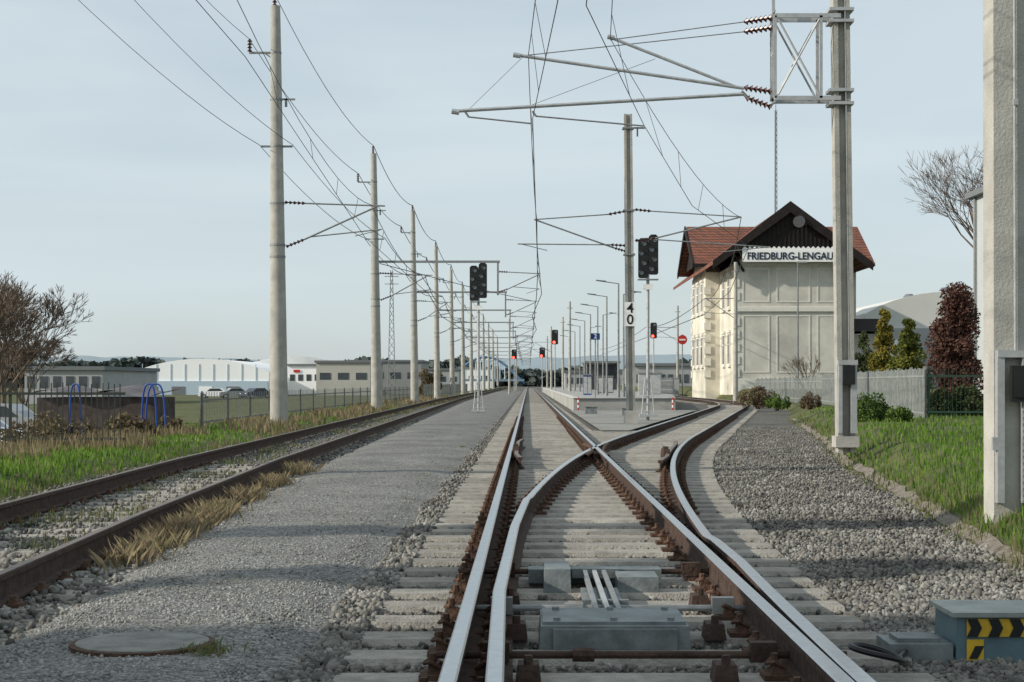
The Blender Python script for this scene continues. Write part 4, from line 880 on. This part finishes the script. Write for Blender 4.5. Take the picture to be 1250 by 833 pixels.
for px,py in ((1113,362),(1157,354)):
    X=P(px,0,142).x; z=ztop(py,142); b=MB(); b.tube((X,143,z-2),(X,143,z),.35,n=10); b.tube((X,143,z-.02),(X,143,z+.25),.55,.3,n=10); b.build('roof_vent',HD,t)
Y=50; Y2=62; xl=P(1188,0,Y2).x; t=thing('pale_building',(xl+4,Y,.1),'tall pale building with a thin roof overhang at the right edge','building')
b=MB(); b.bb((xl,Y,0),(xl+9,Y2,ztop(243,Y2))); b.build('wall',mat('pale_wall',(.42,.45,.45),.8,var=.05,scale=1),t)
b=MB(); b.bb((xl-.25,Y-.4,ztop(243,Y2)+.003),(xl+9.4,Y2+.3,ztop(236,Y2))); b.build('roof',HD,t)
b=MB(); b.tube((xl-.08,Y2-.5,0),(xl-.08,Y2-.5,ztop(243,Y2)),.05,n=8); b.build('downpipe',GALVD,t)
for k in range(3): b=MB(); b.bb((xl-.04,Y+1+k*3.4,3.2),(xl-.003,Y+2.4+k*3.4,4.8)); b.build('window',GLASS,t)
Y=430; t=thing('blue_bridge',(P(610,0,Y).x,Y,0),'blue steel arched bridge far down the line left of the vanishing point','bridge')
b=MB(); x0b,x1b=P(545,0,Y).x,P(640,0,Y).x; pts=[(x0b+(x1b-x0b)*i/16,Y,1+7*math.sin(math.pi*i/16)) for i in range(17)]; b.path(pts,.35,6); b.build('arch',mat('bridge_blue',(.10,.20,.34),.6),t)
b=MB(); b.bb((x0b,Y-1,1.6),(x1b,Y+1,2.2)); b.build('deck',mat('bridge_deck',(.18,.25,.31),.7),t)
for i in range(1,16): b=MB(); b.tube((pts[i][0],Y,2.2),pts[i],.12,n=4); b.build('hanger',HB,t)
Y=260; X=P(478,0,Y).x; t=thing('power_pylon',(X,Y,-1),'thin lattice pylon behind the second left mast','pylon'); zp=ztop(330,Y); b=MB()
for dx in (-1,1): b.tube((X+dx*.6,Y,-1),(X+dx*.15,Y,zp),.06,n=4)
for i in range(16): z=-1+i*(zp+1)/16; w=.6-.45*i/16; b.tube((X-w,Y,z),(X+w,Y,z+(zp+1)/16),.04,n=4); b.tube((X+w,Y,z),(X-w,Y,z+(zp+1)/16),.04,n=4)
b.build('lattice',GREYP,t)
for z in (zp-1,zp-2.2): b=MB(); b.box((X,Y,z),(2.2,.1,.1)); b.build('cross_arm',GREYP,t)
# ---------------------------------------------------------------- distant woods and hills
HZ=mat('hazy_hill',(.30,.37,.42),1,var=.05,scale=.01,spec=0)  # distance haze is put into this pale bluish colour
def ridge(Y,x0,x1,hf,m,name,step):
    V=[];n=int((x1-x0)/step)
    for i in range(n+1): x=x0+i*step; V+=[(x,Y,-5),(x,Y,hf(x)),(x,Y+250,-5)]
    Fc=[]
    for i in range(n): a=3*i; Fc+=[(a,a+3,a+4,a+1),(a+1,a+4,a+5,a+2)]
    o=rawmesh(name,V,Fc,m); o['kind']='structure'
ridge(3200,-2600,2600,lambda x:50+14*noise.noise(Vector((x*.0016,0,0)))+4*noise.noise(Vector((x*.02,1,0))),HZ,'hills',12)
WOOD=matisland('far_wood',[(.06,.085,.085),(.08,.105,.10),(.11,.125,.115),(.13,.14,.12)],1,.0)
def wood(name,label,Y,x0,x1,hf,n,size):
    X=RNG.uniform(x0,x1,n); hh=np.array([hf(x) for x in X]); Z=hh*RNG.random(n)**.6; cs=np.stack([X,Y+RNG.uniform(0,20,n),Z-1],1)
    a=RNG.normal(size=(n,3)); a/=np.linalg.norm(a,axis=1)[:,None]; b_=np.cross(a,RNG.normal(size=(n,3))); b_/=np.linalg.norm(b_,axis=1)[:,None]; s=size*RNG.uniform(.6,1.4,(n,1))
    V=np.stack([cs-a*s,cs-b_*s,cs+a*s,cs+b_*s],1).reshape(-1,3); o=rawmesh(name,V,4*np.arange(n)[:,None]+np.arange(4)[None],WOOD); tag(o,label,'wood',kind='stuff')
wood('distant_wood','dark wood on the horizon at left behind the halls',700,-260,-20,lambda x:11+4*noise.noise(Vector((x*.05,0,0)))+2*noise.noise(Vector((x*.2,3,0))),9000,1.6)
wood('distant_wood','low dark wood around the vanishing point',620,-30,130,lambda x:7+3*noise.noise(Vector((x*.06,2,0)))+2*noise.noise(Vector((x*.25,3,0))),6000,1.3)
wood('distant_wood','distant wood beyond the station at right',420,40,180,lambda x:8+3*noise.noise(Vector((x*.06,7,0))),5000,1.2)
# ---------------------------------------------------------------- world, sun, camera
w=bpy.data.worlds.new("World"); scn.world=w; w.use_nodes=True; nt=w.node_tree; bg=nt.nodes['Background']
EL=math.radians(25)
sky=nt.nodes.new('ShaderNodeTexSky'); sky.sky_type='NISHITA'; sky.sun_disc=False; sky.sun_elevation=EL; sky.sun_rotation=math.radians(254); sky.air_density=1.0; sky.dust_density=1.5; sky.altitude=400
tc=nt.nodes.new('ShaderNodeTexCoord'); mp_=nt.nodes.new('ShaderNodeMapping'); mp_.inputs['Scale'].default_value=(1.2,1.2,6.5); nt.links.new(tc.outputs['Generated'],mp_.inputs[0])
n=nt.nodes.new('ShaderNodeTexNoise'); n.inputs['Scale'].default_value=2.0; n.inputs['Detail'].default_value=5; n.inputs['Roughness'].default_value=.5; n.inputs['Distortion'].default_value=.4; nt.links.new(mp_.outputs[0],n.inputs['Vector'])
mr=nt.nodes.new('ShaderNodeMapRange'); mr.inputs[1].default_value=.32; mr.inputs[2].default_value=.68; mr.inputs[3].default_value=.62; mr.inputs[4].default_value=.95; nt.links.new(n.outputs['Fac'],mr.inputs[0])
mx=nt.nodes.new('ShaderNodeMix'); mx.data_type='RGBA'; nt.links.new(mr.outputs[0],mx.inputs['Factor']); nt.links.new(sky.outputs[0],mx.inputs['A']); mx.inputs['B'].default_value=(5.6,6.4,6.8,1)
nt.links.new(mx.outputs['Result'],bg.inputs['Color']); bg.inputs['Strength'].default_value=.12
L=bpy.data.lights.new('sun','SUN'); L.energy=4.5; L.angle=math.radians(.6); L.color=(1,.92,.80); lo=bpy.data.objects.new('sun',L); COL.objects.link(lo)
az=math.radians(16); d=Vector((-math.cos(EL)*math.cos(az),-math.cos(EL)*math.sin(az),math.sin(EL))); lo.rotation_euler=d.to_track_quat('Z','Y').to_euler()
cam=bpy.data.cameras.new('camera'); co=bpy.data.objects.new('camera',cam); COL.objects.link(co); co.location=(0,0,H); co.rotation_euler=(math.pi/2,0,0)
cam.sensor_width=36; cam.lens=36*F/1250; cam.shift_x=-(VX-625)/1250; cam.shift_y=(VY-416.5)/1250; cam.clip_end=9000; cam.clip_start=.1
scn.camera=co
scn.view_settings.view_transform='Standard'; scn.view_settings.look='None'; scn.view_settings.exposure=0
